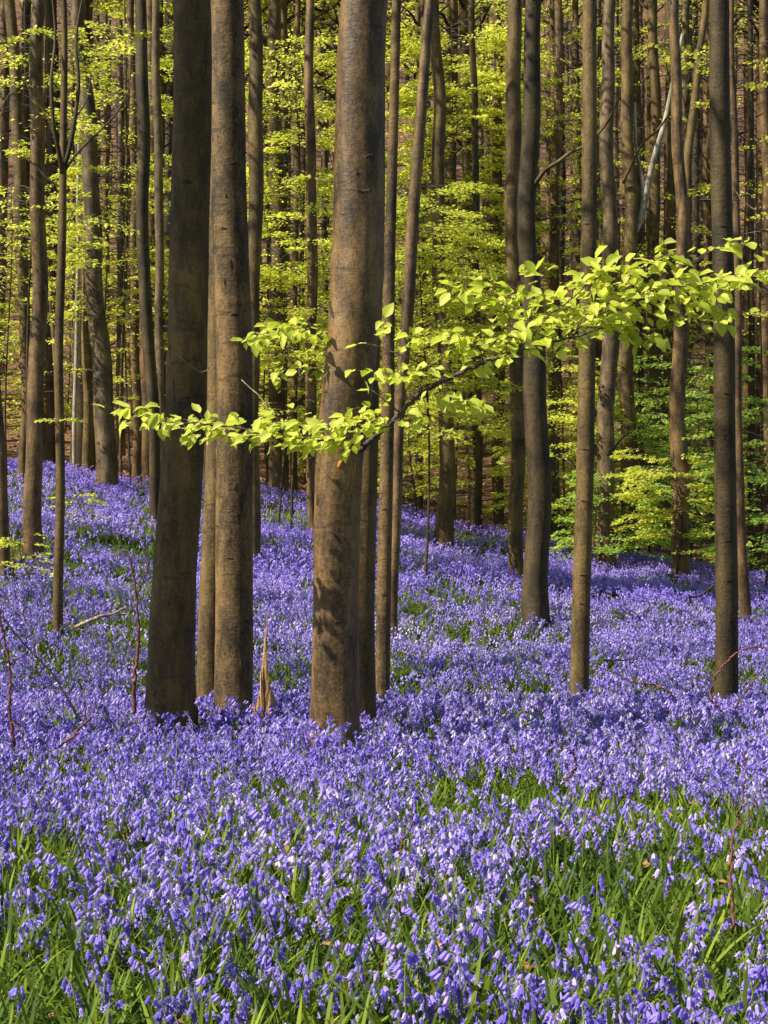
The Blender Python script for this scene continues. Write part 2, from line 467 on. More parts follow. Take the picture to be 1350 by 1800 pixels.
def add_crown(root, loc, k, rz, dense=False):
    me_b, me_l = CROWNS[k % 6 + (6 if dense else 0)]
    for nm, me in (('limb', me_b), ('crown', me_l)):
        o = bpy.data.objects.new(nm, me); COL.objects.link(o)
        o.parent = root; o.location = loc; o.rotation_euler = (0, 0, rz)

TREES = {}; SURF = {}
def tree(key, label, pts, mat, D=None, seg=20, knots=4, flare=0.35, group='beech trees standing in the bluebells', name='beech_tree', top=None, crown=True, bumps=0.02, seed=None):
    """pts: (X, row, width) from the base up, in photograph pixels, all at distance D"""
    X0, r0, w0 = pts[0]
    if D is None: D = solve_D(X0, r0)
    seed = seed if seed is not None else abs(int(X0 * 7 + r0)) % 9973
    rng = np.random.default_rng(seed)
    bx = (X0 - 675) * D / F
    gz = float(ground(bx, D))
    P = [np.array([bx, D, gz - 0.25])]; R = [w0 * D / F / 2]
    for (X, r, w_) in pts:
        p = px(X, r, D)
        if p[2] > gz + 0.05: P.append(p); R.append(w_ * D / F / 2)
    # carry on above the photograph with the same lean, then upright into the crown
    zc = max(gz + 9.5, H + 0.31 * D + 0.5) if top is None else top
    lean = (P[-1] - P[-2])[:2] / max(P[-1][2] - P[-2][2], 0.3)
    lean = np.clip(lean, -0.12, 0.12)
    last = P[-1]
    if zc > last[2] + 0.5:
        P.append(np.array([last[0] + lean[0] * (zc - last[2]), D + lean[1] * (zc - last[2]), zc])); R.append(R[-1] * 0.8)
    P.append(P[-1] + [0, 0, 4]); R.append(R[-1] * 0.6)
    P.append(P[-1] + [0, 0, 4]); R.append(R[-1] * 0.35)
    P = np.array(P); R = np.array(R)
    dz = np.r_[0, np.cumsum(np.linalg.norm(np.diff(P, axis=0), axis=1))]
    step = max(0.07 if D < 16 else 0.16, D / 250)
    n = int(min(dz[-1], 26) / step)
    PP = resample(P, n); RR = np.interp(np.linspace(0, dz[-1], n), dz, R)
    g1 = rng.uniform(0, 6, 4); zz = PP[:, 2]
    wob = 0.10 * R[1] if D < 15.5 else 0.22 * R[1]
    PP[:, 0] += wob * (np.sin(zz * 0.9 + g1[0]) + 0.5 * np.sin(zz * 2.3 + g1[1])); PP[:, 1] += wob * np.sin(zz * 1.1 + g1[2])
    root = empty(name, (bx, D, gz)); tag(root, label, 'tree', group)
    base = np.array([bx, D, gz])
    mb = MB(); mb.add(*trunk_geo(PP, RR, seg, seed, bumps, flare, knots))
    mb.v = [v - base for v in mb.v]
    mb.build('trunk', M[mat], root)
    if crown:
        top_start = P[-3] - base
        add_crown(root, tuple(top_start), seed, rng.uniform(0, 6))
    TREES[key] = (root, base, D, PP, RR); SURF[key] = mb.v[0]
    return root

def gtree(*a, **k): return tree(*a, **k)
tree('A', 'thickest sunlit beech trunk in the middle, with leaf shadows and the low leafy branch', [(588, 1290, 86), (587, 1120, 80), (590, 900, 80), (596, 780, 84), (608, 670, 88), (623, 480, 93), (634, 225, 85)], 'bark_main', D=12.2, seg=64, knots=9, flare=0.25, bumps=0.016)
tree('A2', 'dark olive trunk tucked close behind the right side of the thickest trunk', [(635, 1248, 52), (638, 1000, 48), (641, 900, 46), (648, 670, 44), (656, 480, 40), (658, 225, 32)], 'bark_dark', D=13.5, seg=32, knots=4, flare=0.25)
tree('B', 'broad dark shaded trunk, left of the speckled trunk', [(305, 1262, 84), (309, 1120, 81), (326, 670, 72), (333, 225, 69)], 'bark_dark', seg=44, knots=7, flare=0.55, bumps=0.022)
tree('C', 'speckled brown trunk with dark slits, right of the broad dark trunk', [(411, 1237, 67), (411, 1000, 66), (408, 670, 63), (403, 225, 61)], 'bark_speck', seg=40, knots=5, flare=0.15, bumps=0.02)
tree('C2', 'yellowish trunk showing as a strip between the dark and the speckled trunk', [(371, 1228, 44), (371, 1120, 43), (381, 670, 36), (387, 225, 38)], 'bark_ochre', D=15.2, seg=28)
tree('D', 'ochre trunk peeping out to the right behind the speckled trunk', [(443, 900, 24), (446, 620, 24), (448, 225, 26)], 'bark_ochre', D=30)
tree('E1', 'slender brown trunk touching the right side of the thickest trunk', [(672, 1226, 25), (675, 1000, 25), (682, 670, 22), (692, 225, 17)], 'bark_speck', D=15.0, seg=24, flare=0.2)
tree('E2', 'slim trunk leaning right, rising just right of the thickest trunk', [(693, 1105, 17), (697, 900, 18), (702, 720, 20), (713, 560, 22), (724, 420, 22), (739, 225, 20)], 'bark_main')
tree('F', 'dark mossy trunk with a flared foot in the middle distance, right of centre', [(946, 1087, 50), (944, 1000, 43), (938, 670, 40), (934, 450, 32), (934, 225, 31)], 'bark_moss', seg=32, flare=0.3)
tree('F2', 'straight brown trunk half hidden just left of the dark mossy trunk', [(910, 1003, 26), (907, 670, 26), (903, 225, 28)], 'bark_ochre')
tree('G', 'smooth slender trunk between the dark mossy trunk and the large right trunk', [(1021, 1216, 33), (1023, 1120, 33), (1031, 670, 31), (1035, 225, 26)], 'bark_ochre', D=15.0, seg=28, flare=0.12)
tree('H', 'dark brown ringed trunk near the right edge, foot behind a bramble arch', [(1279, 1214, 42), (1278, 1120, 40), (1274, 900, 39), (1271, 670, 38), (1268, 225, 36)], 'bark_moss', D=15.2, seg=32, flare=0.15, bumps=0.025)
tree('I', 'thin reddish trunk right behind the ringed trunk near the right edge', [(1309, 1082, 20), (1302, 900, 18), (1297, 670, 16), (1291, 225, 12)], 'bark_red')
tree('J', 'brown upright trunk at the far left, its foot beside a bare litter patch', [(62, 957, 33), (63, 800, 30), (64, 670, 29), (67, 225, 26)], 'bark_main', seg=24)
tree('K', 'yellow brown trunk just left of the far left upright trunk', [(41, 830, 17), (44, 670, 18), (37, 370, 23), (30, 225, 22)], 'bark_ochre')
tree('L', 'thin blackish young tree forking near the top, far left', [(100, 1092, 17), (105, 900, 16), (106, 670, 16), (109, 400, 15), (110, 300, 13)], 'bark_dark', top=6.2, crown=False, name='young_tree')
tree('M', 'grey trunk leaning left with flared foot, on the left crest of the carpet', [(183, 848, 38), (181, 670, 35), (166, 450, 30), (152, 225, 27)], 'bark_grey', seg=24, flare=0.4)
tree('N', 'narrow olive trunk left of the leaning grey trunk', [(152, 812, 18), (154, 670, 18), (152, 450, 15), (150, 225, 13)], 'bark_ochre', D=43)
tree('O', 'lichen flecked slim trunk left of the broad dark trunk', [(272, 905, 20), (266, 670, 21), (253, 450, 22), (250, 225, 23)], 'bark_moss')
tree('P', 'thin greyish trunk close to the left side of the broad dark trunk', [(284, 870, 14), (282, 670, 15), (277, 225, 16)], 'bark_grey', D=38)
tree('Q', 'short looking brown trunk behind the left crest, right of the leaning grey trunk', [(240, 822, 16), (239, 670, 16), (234, 225, 14)], 'bark_main', D=43)
tree('S', 'pale grey pole-thin trunk behind the left crest', [(131, 808, 7), (133, 670, 7), (140, 225, 6)], 'bark_pale', D=43)
tree('T', 'dark trunk cut by the left edge of the picture', [(6, 992, 22), (0, 850, 20), (-8, 670, 19), (-22, 225, 17)], 'bark_red')
tree('U', 'thin trunk close to the left side of the thickest trunk', [(549, 925, 18), (548, 670, 19), (546, 225, 18)], 'bark_main')
tree('V', 'dark brown trunk on the middle crest, between the speckled and the thickest trunk', [(490, 862, 28), (489, 670, 28), (484, 225, 26)], 'bark_dark', D=43)
tree('V2', 'very dark narrow trunk on the middle crest, right of the dark brown one', [(515, 864, 13), (516, 670, 12), (522, 225, 11)], 'bark_dark', D=43.5)
tree('W', 'ochre brown trunk with bulging foot on the carpet right of the thickest trunk', [(785, 953, 34), (783, 800, 28), (781, 670, 26), (775, 450, 24), (769, 225, 22)], 'bark_ochre', seg=24, flare=0.35)
tree('X', 'narrow dark trunk right of the ochre trunk with bulging foot', [(841, 936, 13), (840, 670, 13), (834, 225, 12)], 'bark_moss', D=41)
tree('Y', 'brown trunk behind leaves, left of the half hidden straight trunk', [(877, 926, 20), (876, 670, 20), (874, 225, 18)], 'bark_red', D=43)
tree('Z', 'thin dark trunk behind the crest, amid low green leaves right of the slim leaning trunk', [(737, 880, 13), (738, 670, 12), (741, 225, 11)], 'bark_dark', D=44)
tree('a', 'grey green trunk right of the smooth slender trunk', [(1064, 990, 33), (1069, 670, 29), (1070, 225, 25)], 'bark_grey', seg=24)
tree('b', 'pale olive trunk with white forked limbs high up, right side', [(1104, 985, 30), (1105, 670, 27), (1106, 450, 23), (1105, 225, 22)], 'bark_ochre', D=40, seg=24)
tree('c', 'brown trunk left of the large right trunk, foot at the right crest', [(1194, 1007, 32), (1195, 800, 29), (1196, 670, 27), (1196, 450, 22), (1192, 225, 20)], 'bark_main', seg=24)
tree('c2', 'slim trunk bending right near its top, left of the ringed trunk', [(1201, 985, 20), (1203, 450, 18), (1208, 330, 17), (1217, 225, 15)], 'bark_ochre', D=42)
tree('d', 'dark trunk behind the green shrub leaves on the right', [(1152, 980, 22), (1152, 670, 22), (1150, 225, 19)], 'bark_dark', D=44)
tree('f', 'brown trunk in the gap between the dark mossy and the smooth slender trunk', [(975, 955, 20), (974, 670, 20), (979, 225, 17)], 'bark_main', D=44)
tree('e', 'thin dark trunk between the ringed trunk and the right edge', [(1322, 1000, 12), (1321, 670, 12), (1319, 225, 11)], 'bark_moss', D=44)
tree('g', 'reddish trunk cut by the right edge of the picture', [(1352, 1008, 20), (1350, 670, 20), (1346, 225, 18)], 'bark_red', D=42)
tree('lean', 'thin yellow pole leaning left between two left trunks', [(104, 812, 9), (98, 670, 9), (84, 440, 8), (78, 340, 6)], 'bark_ochre', D=42.5, crown=False, top=8.6)
tree('R', 'pencil-thin dark sapling stem on the left crest', [(213, 822, 5), (212, 700, 5), (224, 380, 5), (222, 225, 4)], 'bark_dark', D=42, crown=False, knots=0)
# trees just outside the frame on the sunny side; they shade the broad dark trunk
for (x_, y_, r_) in ((-1.6 + 3.1 * to_sun.x / math.hypot(to_sun.x, to_sun.y), 13 + 3.1 * to_sun.y / math.hypot(to_sun.x, to_sun.y), 78), (-7.5, 22.5, 60), (8.5, 19.5, 60), (-9.5, 30, 50)):
    tree('out%d' % int(y_), 'tall beech standing just outside the picture beside the bluebells',
         [(675 + x_ * F / y_, 900 + (H - float(surf(x_, y_))) * F / y_, r_ * 12 / y_ + 30), (675 + x_ * F / y_, 300, r_ * 12 / y_ + 22)], 'bark_main', D=y_, group='beeches outside the frame')

def limb(key, pts, r0, r1, mat='twig', name='limb', sub=None, seg=8):
    """a limb of a tree, pts (X,row,D)"""
    root, base, D, PP, RR = TREES[key]
    P = resample(np.array([px(*p) for p in pts]) - base, 6 * len(pts))
    mb = MB(); mb.add(*tube(P, np.linspace(r0, r1, len(P)), seg, rough=0.03, seed=len(pts)))
    return mb.build(name, M[mat], root)

DL = TREES['L'][2]
limb('L', [(110, 310, DL), (104, 270, DL - .1), (95, 225, DL - .2), (90, 150, DL - .2), (97, 60, DL), (88, -40, DL)], 0.032, 0.010, 'bark_moss')
limb('L', [(110, 300, DL), (122, 262, DL), (129, 225, DL), (138, 150, DL), (134, 70, DL), (150, -30, DL)], 0.036, 0.010, 'bark_moss')
limb('L', [(111, 305, DL), (135, 270, DL), (165, 240, DL), (200, 205, DL), (240, 130, DL)], 0.020, 0.005, 'bark_moss')
limb('L', [(108, 330, DL), (88, 318, DL), (60, 290, DL), (30, 270, DL)], 0.018, 0.005, 'bark_moss')
for pts_, r_ in (([(96, 240, DL), (80, 200, DL), (60, 175, DL), (40, 130, DL)], .012), ([(131, 210, DL), (150, 180, DL), (160, 130, DL)], .011), ([(108, 420, DL), (120, 400, DL), (128, 370, DL)], .007),
                 ([(105, 560, DL), (88, 540, DL), (80, 505, DL)], .007), ([(150, 255, DL), (160, 262, DL), (180, 250, DL), (196, 254, DL)], .006), ([(92, 160, DL), (108, 120, DL), (112, 60, DL)], .010)):
    limb('L', pts_, r_, 0.003, 'bark_dark', 'side_twig', seg=5)
limb('b', [(1124, 392, 40), (1138, 330, 40), (1152, 270, 40), (1166, 225, 40), (1182, 150, 40), (1200, 60, 40)], 0.085, 0.04, 'bark_pale')
limb('b', [(1110, 420, 40), (1126, 390, 40), (1130, 330, 40), (1119, 260, 40), (1116, 180, 40)], 0.06, 0.03, 'bark_pale')
limb('b', [(1095, 322, 39.8), (1112, 285, 39.5), (1128, 255, 39), (1158, 226, 38), (1190, 180, 37)], 0.035, 0.02, 'bark_grey')
DFF = TREES['F'][2]
limb('F', [(940, 325, DFF), (958, 300, DFF - .3), (985, 282, DFF - .6), (1008, 265, DFF - 1), (1025, 258, DFF - 1.2), (1060, 225, DFF - 1.5), (1090, 170, DFF - 2)], 0.035, 0.012, 'bark_grey')
limb('a', [(1068, 800, 33), (1085, 780, 32.5), (1100, 765, 32), (1128, 748, 31.5)], 0.03, 0.01, 'twig')
limb('B', [(352, 655, 12.9), (330, 640, 12.7), (312, 625, 12.5), (298, 618, 12.4), (283, 611, 12.3)], 0.005, 0.0025, 'deadwood', 'twig')
limb('B', [(352, 655, 12.9), (362, 652, 12.9), (372, 640, 12.8), (384, 628, 12.8)], 0.004, 0.002, 'deadwood', 'twig')
limb('C', [(470, 715, 13.6), (455, 695, 13.7), (440, 682, 13.8), (425, 668, 13.9)], 0.003, 0.005, 'deadwood', 'twig')

# ------------------------------------------------------------------ far slope trees
rng = np.random.default_rng(21)
far_mats = ['bark_main', 'bark_moss', 'bark_ochre', 'bark_grey', 'bark_red', 'bark_dark']
FAR_TR = []
for k in range(10):
    r2 = np.random.default_rng(300 + k)
    n = 46; z = np.linspace(-0.5, 24, n)
    P = np.stack([np.cumsum(r2.normal(0, 0.018, n)) + z * r2.normal(0, 0.012), np.cumsum(r2.normal(0, 0.018, n)), z], -1)
    P[:, :2] -= P[1, :2]
    R = 0.5 * np.interp(z, [0, 2, 16, 24], [1, 0.86, 0.62, 0.12]) * (0.20 + 0.30 * r2.random())
    mb = MB(); mb.add(*trunk_geo(P, R, 12, 300 + k, 0.03, 0.4, 2))
    for q in range(17):
        z0 = r2.uniform(1.5, 15); az = r2.uniform(0, 2 * PI); ln = r2.uniform(0.7, 2.4); t = np.linspace(0, 1, 6)
        o0 = np.array([np.interp(z0, z, P[:, 0]), np.interp(z0, z, P[:, 1]), 0])
        B_ = o0 + np.stack([np.cos(az) * ln * t, np.sin(az) * ln * t, z0 + ln * (r2.uniform(0.1, 0.9) * t + 0.1 * t * t)], -1)
        B_[1:] += r2.normal(0, 0.05, (5, 3)); mb.add(*tube(B_, np.linspace(0.028, 0.006, 6), 4), mi=1)
        for w_ in range(3):
            o = B_[r2.integers(2, 6)]; a2 = az + r2.normal(0, 1.0); l2 = ln * 0.45
            mb.add(*tube(np.array([o, o + [math.cos(a2) * l2 / 2, math.sin(a2) * l2 / 2, 0.06], o + [math.cos(a2) * l2, math.sin(a2) * l2, r2.uniform(0, 0.4)]]), [0.011, 0.008, 0.004], 3), mi=1)
    FAR_TR.append((mb, P, far_mats[k % 6]))
FAR_ME = [(mb.mesh('trunk', [M[mt], M['twig']]), P) for mb, P, mt in FAR_TR]
def far_tree(x, y, k, s, rz, label, group, crown=True):
    z = float(ground(x, y))
    root = empty('beech_tree', (x, y, z)); tag(root, label, 'tree', group)
    me, P = FAR_ME[k]
    o = bpy.data.objects.new('trunk', me); COL.objects.link(o); o.parent = root
    o.rotation_euler = (0, 0, rz); o.scale = (s, s, 1)
    if crown:
        c = P[int(25 + (abs(x * 7.3 + y) % 8))]; ca, sa = math.cos(rz), math.sin(rz)
        add_crown(root, ((c[0] * ca - c[1] * sa) * s, (c[0] * sa + c[1] * ca) * s, c[2]), k, rz * 1.7, not (x > 0.07 * y or x < -0.12 * y))
placed = []
cnt = 0
while cnt < 245:
    y = 46.5 + (rng.random() ** 1.55) * 100
    x = rng.uniform(-0.29, 0.29) * y
    if abs(x) < 0.09 * y and rng.random() < 0.5: continue
    if any((x - a_) ** 2 + (y - b_) ** 2 < 1.6 for a_, b_ in placed): continue
    placed.append((x, y)); cnt += 1
    if y < 75: lb, gp = 'slim brown beech trunk on the leaf-strewn slope just behind the bluebell crest', 'beeches on the near part of the far slope'
    elif y < 110: lb, gp = 'thin beech trunk halfway up the brown slope behind the bluebells', 'beeches halfway up the far slope'
    else: lb, gp = 'faint thin beech trunk high on the crowded far slope', 'beeches high on the far slope'
    far_tree(x, y, int(rng.integers(10)), rng.uniform(0.7, 1.25), rng.uniform(0, 6), lb, gp)

for q in range(70):      # the wood goes on past both sides of the picture
    y = 47 + rng.random() ** 1.5 * 90; x = rng.choice([-1, 1]) * rng.uniform(0.30, 0.48) * y
    far_tree(x, y, int(rng.integers(10)), rng.uniform(0.7, 1.25), rng.uniform(0, 6), 'beech on the slope beyond the side of the picture', 'beeches outside the frame on the slope')
for (x, y) in ((-8.6, 17), (-10.2, 26), (-11.5, 36), (-9.8, 40), (6.2, 24), (7.4, 28.5), (10.4, 25), (9.9, 38), (12.6, 33), (11.8, 43)):
    far_tree(x, y, int(rng.integers(10)), 0.9, rng.uniform(0, 6), 'beech in the bluebells beyond the side of the picture', 'beeches outside the frame in the bluebells')

# ------------------------------------------------------------------ young beeches with layered sprays
def sapling(label, X, D, row_lo, row_hi, half, nspray, nleaf, mat='leaf_far', size=0.075, seed=0, base_row=None, stem=0.03, lean=0, dens=2.1, name='young_beech', group='young beeches in fresh leaf', cat='tree', L=(0.6, 1.5)):
    rng = np.random.default_rng(seed + int(X))
    x0 = (X - 675) * D / F; gz = float(ground(x0, D)); base = np.array([x0, D, gz])
    ztop = max(H - (row_hi - 900) * D / F, gz + 1)
    n = 24; t = np.linspace(0, 1, n)
    zz = gz - 0.2 + (ztop + 0.3 - gz) * t
    P = np.stack([x0 + lean * t * t + 0.10 * np.sin(t * 5 + seed), D + 0.12 * np.sin(t * 4 + seed * 2), zz], -1)
    root = empty(name, base); tag(root, label, cat, group)
    mb = MB(); mb.add(*tube(P - base, np.linspace(stem, 0.006, n), 7, rough=0.04, seed=seed)); mb.build('trunk', M['bark_moss'], root)
    tw_mb = MB(); lf = MB()
    zlo = H - (row_lo - 900) * D / F
    for k in range(int(nspray * dens)):
        z = zlo + (ztop - zlo) * rng.random() 
        z = max(z, gz + 0.35)
        o = np.array([np.interp(z, zz, P[:, 0]), np.interp(z, zz, P[:, 1]), z])
        az = rng.choice([0, PI]) + rng.normal(0, 0.75)
        # main limb carries the spray out into the width of this crown
        out = rng.uniform(0.0, 1.0) * half * D / F
        o2 = o + np.array([math.cos(az) * out, math.sin(az) * out * 0.8, out * rng.uniform(0.0, 0.35)])
        tw_mb.add(*tube(np.array([o, (o + o2) / 2 + [0, 0, 0.03], o2]) - base, [0.010, 0.007, 0.004], 4, cap=False))
        ln = rng.uniform(*L)
        tw, LP, LD, LN = spray(rng, o2, az + rng.normal(0, 0.5), ln, rng.uniform(0.05, 0.3), int(1.45 * nleaf * ln * rng.uniform(0.6, 1.4)), 0.38, rng.uniform(-0.05, 0.22))
        tw_mb.add(*tube(tw - base, np.linspace(0.005, 0.002, 6), 3, cap=False))
        put(lf, LEAF_FAR, LP - base, LD, LN, 1.12 * size * rng.uniform(0.7, 1.3, len(LP)), np.clip(rng.normal(0.5, 0.25, len(LP)) + rng.normal(0, 0.12), 0, 1))
    tw_mb.build('branch', M['twig'], root)
    lf.build('crown', M[mat], root, smooth=False)
    return root

SAP = [
    ('young beech with dense lime sprays between the speckled and the thickest trunk, upper part', 520, 37, 640, 60, 75, 85, 75, {}),
    ('lime leaved young beech whose low sprays hang left of the thickest trunk', 495, 36, 760, 420, 55, 38, 70, {}),
    ('tall young beech filling the gap right of the thickest trunk with lime sprays', 800, 42, 700, 40, 85, 110, 75, dict(dens=2.4, size=0.09)),
    ('young beech with bright sprays close right of the slim leaning trunk', 745, 30, 760, 330, 60, 60, 75, {}),
    ('young beech with loose sprays left of the dark mossy trunk', 865, 44, 780, 80, 70, 80, 72, dict(dens=1.5)),
    ('low young beech with sprays reaching the crest left of the dark mossy trunk', 835, 43, 890, 560, 80, 60, 65, {}),
    ('young beech showing leaf layers between dark mossy and smooth slender trunk', 985, 43, 560, 60, 45, 42, 70, dict(dens=1.4)),
    ('low bushy young beech between dark mossy and smooth slender trunk', 980, 38, 930, 600, 50, 50, 75, {}),
    ('young beech with thin lime layers left of the broad dark trunk', 225, 41, 560, 60, 75, 52, 70, dict(dens=2.2)),
    ('sparse young beech with small leaf tufts, left quarter', 190, 41, 720, 250, 100, 34, 60, dict(dens=2.2)),
    ('sparse young beech with lime tufts at the far left', 55, 30, 470, 60, 70, 26, 50, dict(dens=2.0)),
    ('thin young beech with a few tufts at the left edge', 15, 38, 640, 330, 50, 20, 50, {}),
    ('green leaved shrub at the right crest beside the brown trunk', 1150, 41, 960, 690, 70, 55, 80, dict(dens=1.3, mat='leaf_green')),
    ('yellow green low shrub right of the smooth slender trunk', 1085, 37, 970, 830, 65, 50, 80, dict(dens=1.3, mat='leaf_green')),
    ('mixed green shrub left of the ringed trunk on the right', 1220, 40, 975, 620, 70, 75, 80, dict(dens=1.2, mat='leaf_green')),
    ('yellow green shrub low at the right crest', 1190, 35, 980, 800, 75, 50, 80, dict(dens=1.2, L=(0.4, 1.1))),
    ('green shrub at the right edge of the picture', 1345, 34, 1000, 740, 55, 55, 80, dict(dens=1.3, mat='leaf_green')),
    ('young beech with pale tufts above the right crest', 1150, 45, 760, 520, 90, 40, 60, dict(dens=1.9)),
    ('young beech with thin sprays at the upper right edge', 1335, 40, 600, 80, 50, 34, 60, dict(dens=1.5)),
    ('young beech in loose leaf between smooth slender and ringed trunk', 1120, 45, 560, 60, 80, 34, 60, dict(dens=1.8)),
    ('small low young beech right of the thickest trunk at the crest', 725, 41, 870, 700, 40, 30, 70, {}),
]
for q, (lb, X, D, rl, rh, half, ns, nl, kw) in enumerate(SAP):
    sapling(lb, X, D, rl, rh, half, ns, nl, seed=q * 13 + 5, **kw)
rng = np.random.default_rng(77)
for q in range(34):
    D = rng.uniform(47, 95); X = rng.uniform(-60, 1410)
    x_ = (X - 675) * D / F
    row0 = 900 + (H - float(ground(x_, D))) * F / D
    hgt = rng.uniform(1.8, 7.0)
    sapling('small leafy beech scattered on the brown slope behind the crest', X, D, row0 - 0.8 * F / D, row0 - hgt * F / D, 1.3 * F / D, int(10 + hgt * 3.2), 34, size=0.105, seed=q * 5 + 900,
            name='young_beech', group='small beeches scattered on the far slope', stem=0.04, L=(0.8, 2.0))

# two tiny leafed seedlings within the left of the carpet
for q, (lb, X, D, a_, b_) in enumerate([('small lime leaved seedling in the bluebells right of the thin blackish tree', 140, 31, 915, 885),
                                        ('small seedling with flat lime leaves between left edge and thin blackish tree', 50, 24.5, 1015, 985),
                                        ('little tuft of lime leaves on the thin blackish tree', 103, 22.6, 745, 722)]):
    if q < 2: sapling(lb, X, D, a_, b_, 22, 7, 40, size=0.06, seed=q + 50, name='beech_seedling', group=None, cat='seedling', stem=0.006, L=(0.2, 0.45))
root, base, D, PP, RR = TREES['L']
r5 = np.random.default_rng(5); tm = MB(); lm = MB()
for az in (0.1, 2.9, -0.5, 3.6):
    tw, LP, LD, LN = spray(r5, px(105, 738, D) - base, az, 0.28, 0.15, 26)
    tm.add(*tube(tw, np.linspace(0.004, 0.002, 6), 4)); put(lm, LEAF_FAR, LP, LD, LN, r5.uniform(0.045, 0.075, len(LP)), r5.uniform(0.3, 1, len(LP)))
tm.build('twig', M['twig'], root); lm.build('leaf_tuft', M['leaf'], root, smooth=False)

# ------------------------------------------------------------------ the low leafy branches of the thickest tree
rootA, baseA, DA, _, _ = TREES['A']
d = DA
BR = [  # name of twig: points (X,row,D), start radius, end radius, leaves, droop spread px
    ('limb',  [(636, 790, d - .12), (650, 776, d - .35), (672, 757, d - .5), (705, 727, d - .6), (742, 688, d - .7), (790, 665, d - .8), (850, 638, d - .85), (920, 612, d - .9), (985, 598, d - .95), (1045, 580, d - 1), (1105, 556, d - 1.05)], .020, .006, 26, 16),
    ('limb',  [(640, 782, d - .2), (612, 770, d - .5), (575, 773, d - .6), (530, 772, d - .65), (480, 768, d - .7), (420, 752, d - .7), (360, 745, d - .7), (300, 742, d - .7), (250, 728, d - .7), (210, 716, d - .7)], .010, .003, 150, 17),
    ('twig',  [(575, 773, d - .6), (560, 745, d - .7), (520, 740, d - .8), (470, 742, d - .8)], .004, .002, 26, 16),
    ('twig',  [(640, 770, d - .4), (648, 742, d - .6), (620, 735, d - .7), (590, 745, d - .8), (560, 755, d - .8)], .004, .002, 36, 14),
    ('twig',  [(560, 775, d - .62), (548, 800, d - .5), (556, 815, d - .2)], .004, .003, 0, 0),
    ('twig',  [(925, 610, d - .9), (955, 565, d - .95), (1005, 525, d - 1), (1055, 488, d - 1), (1100, 468, d - 1)], .006, .002, 75, 30),
    ('twig',  [(940, 606, d - .9), (930, 570, d - .8), (950, 545, d - .7), (990, 545, d - .7), (1040, 560, d - .7)], .004, .002, 75, 24),
    ('twig',  [(985, 598, d - .95), (1050, 555, d - 1.1), (1110, 525, d - 1.2), (1160, 500, d - 1.2), (1210, 505, d - 1.2), (1262, 530, d - 1.2), (1288, 555, d - 1.2)], .005, .002, 95, 24),
    ('twig',  [(1050, 555, d - 1.1), (1090, 500, d - 1.1), (1140, 465, d - 1.1), (1175, 448, d - 1.1), (1205, 450, d - 1.1)], .004, .002, 60, 22),
    ('twig',  [(1045, 580, d - 1), (1100, 570, d - 1), (1135, 592, d - 1), (1160, 600, d - 1)], .003, .002, 26, 14),
    ('twig',  [(1105, 556, d - 1.05), (1150, 545, d - 1.1), (1200, 560, d - 1.1), (1240, 548, d - 1.1)], .003, .002, 20, 14),
    ('twig',  [(1160, 500, d - 1.2), (1230, 498, d - 1.3), (1290, 488, d - 1.3), (1350, 472, d - 1.3), (1410, 455, d - 1.3)], .004, .002, 62, 20),
    ('twig',  [(1205, 470, d - 1.1), (1250, 440, d - 1.1), (1285, 426, d - 1.1), (1320, 416, d - 1.1)], .003, .0015, 9, 6),
    ('twig',  [(850, 638, d - .85), (838, 605, d - .9), (810, 592, d - .9), (785, 598, d - .9)], .004, .002, 24, 12),
    ('twig',  [(870, 632, d - .85), (890, 602, d - .9), (870, 596, d - .9)], .003, .002, 14, 12),
    ('twig',  [(890, 622, d - .88), (895, 560, d - .8), (865, 515, d - .7), (820, 500, d - .7), (780, 508, d - .7)], .004, .002, 44, 18),
    ('twig',  [(900, 600, d - .88), (905, 540, d - .8), (915, 495, d - .8), (945, 480, d - .8)], .003, .002, 30, 18),
    ('twig',  [(705, 727, d - .6), (672, 700, d - .7), (648, 680, d - .7)], .006, .003, 3, 8),
    ('twig',  [(742, 688, d - .7), (735, 640, d - .75), (700, 622, d - .8), (672, 612, d - .8), (650, 604, d - .8)], .006, .0025, 4, 14),
    ('twig',  [(735, 640, d - .75), (716, 600, d - .8), (690, 575, d - .8), (662, 572, d - .8)], .003, .0015, 17, 12),
    ('twig',  [(742, 688, d - .7), (710, 662, d - .75), (675, 655, d - .8), (640, 655, d - .8)], .003, .002, 17, 10),
    ('twig',  [(760, 680, d - .7), (740, 650, d - .9), (760, 640, d - .9)], .003, .002, 16, 16),
    ('twig',  [(762, 676, d - .7), (795, 702, d - .8), (825, 712, d - .8), (855, 712, d - .8)], .003, .002, 20, 10),
    ('twig',  [(690, 740, d - .6), (730, 735, d - .7), (745, 728, d - .7), (768, 735, d - .7)], .003, .002, 12, 10),
    ('twig',  [(672, 757, d - .5), (660, 728, d - .6), (645, 716, d - .6), (625, 718, d - .6)], .003, .002, 14, 10),
    ('twig',  [(578, 640, d + .1), (568, 600, d + .1), (540, 578, d), (500, 580, d), (460, 588, d), (428, 594, d)], .005, .002, 52, 12),
    ('twig',  [(575, 660, d + .1), (555, 650, d + .2), (520, 648, d + .2), (470, 655, d + .2)], .004, .002, 15, 10),
]
protos = [near_leaf(0.2, 0.10), near_leaf(0.45, 0.25), near_leaf(0.05, 0.35), near_leaf(-0.2, 0.2)]
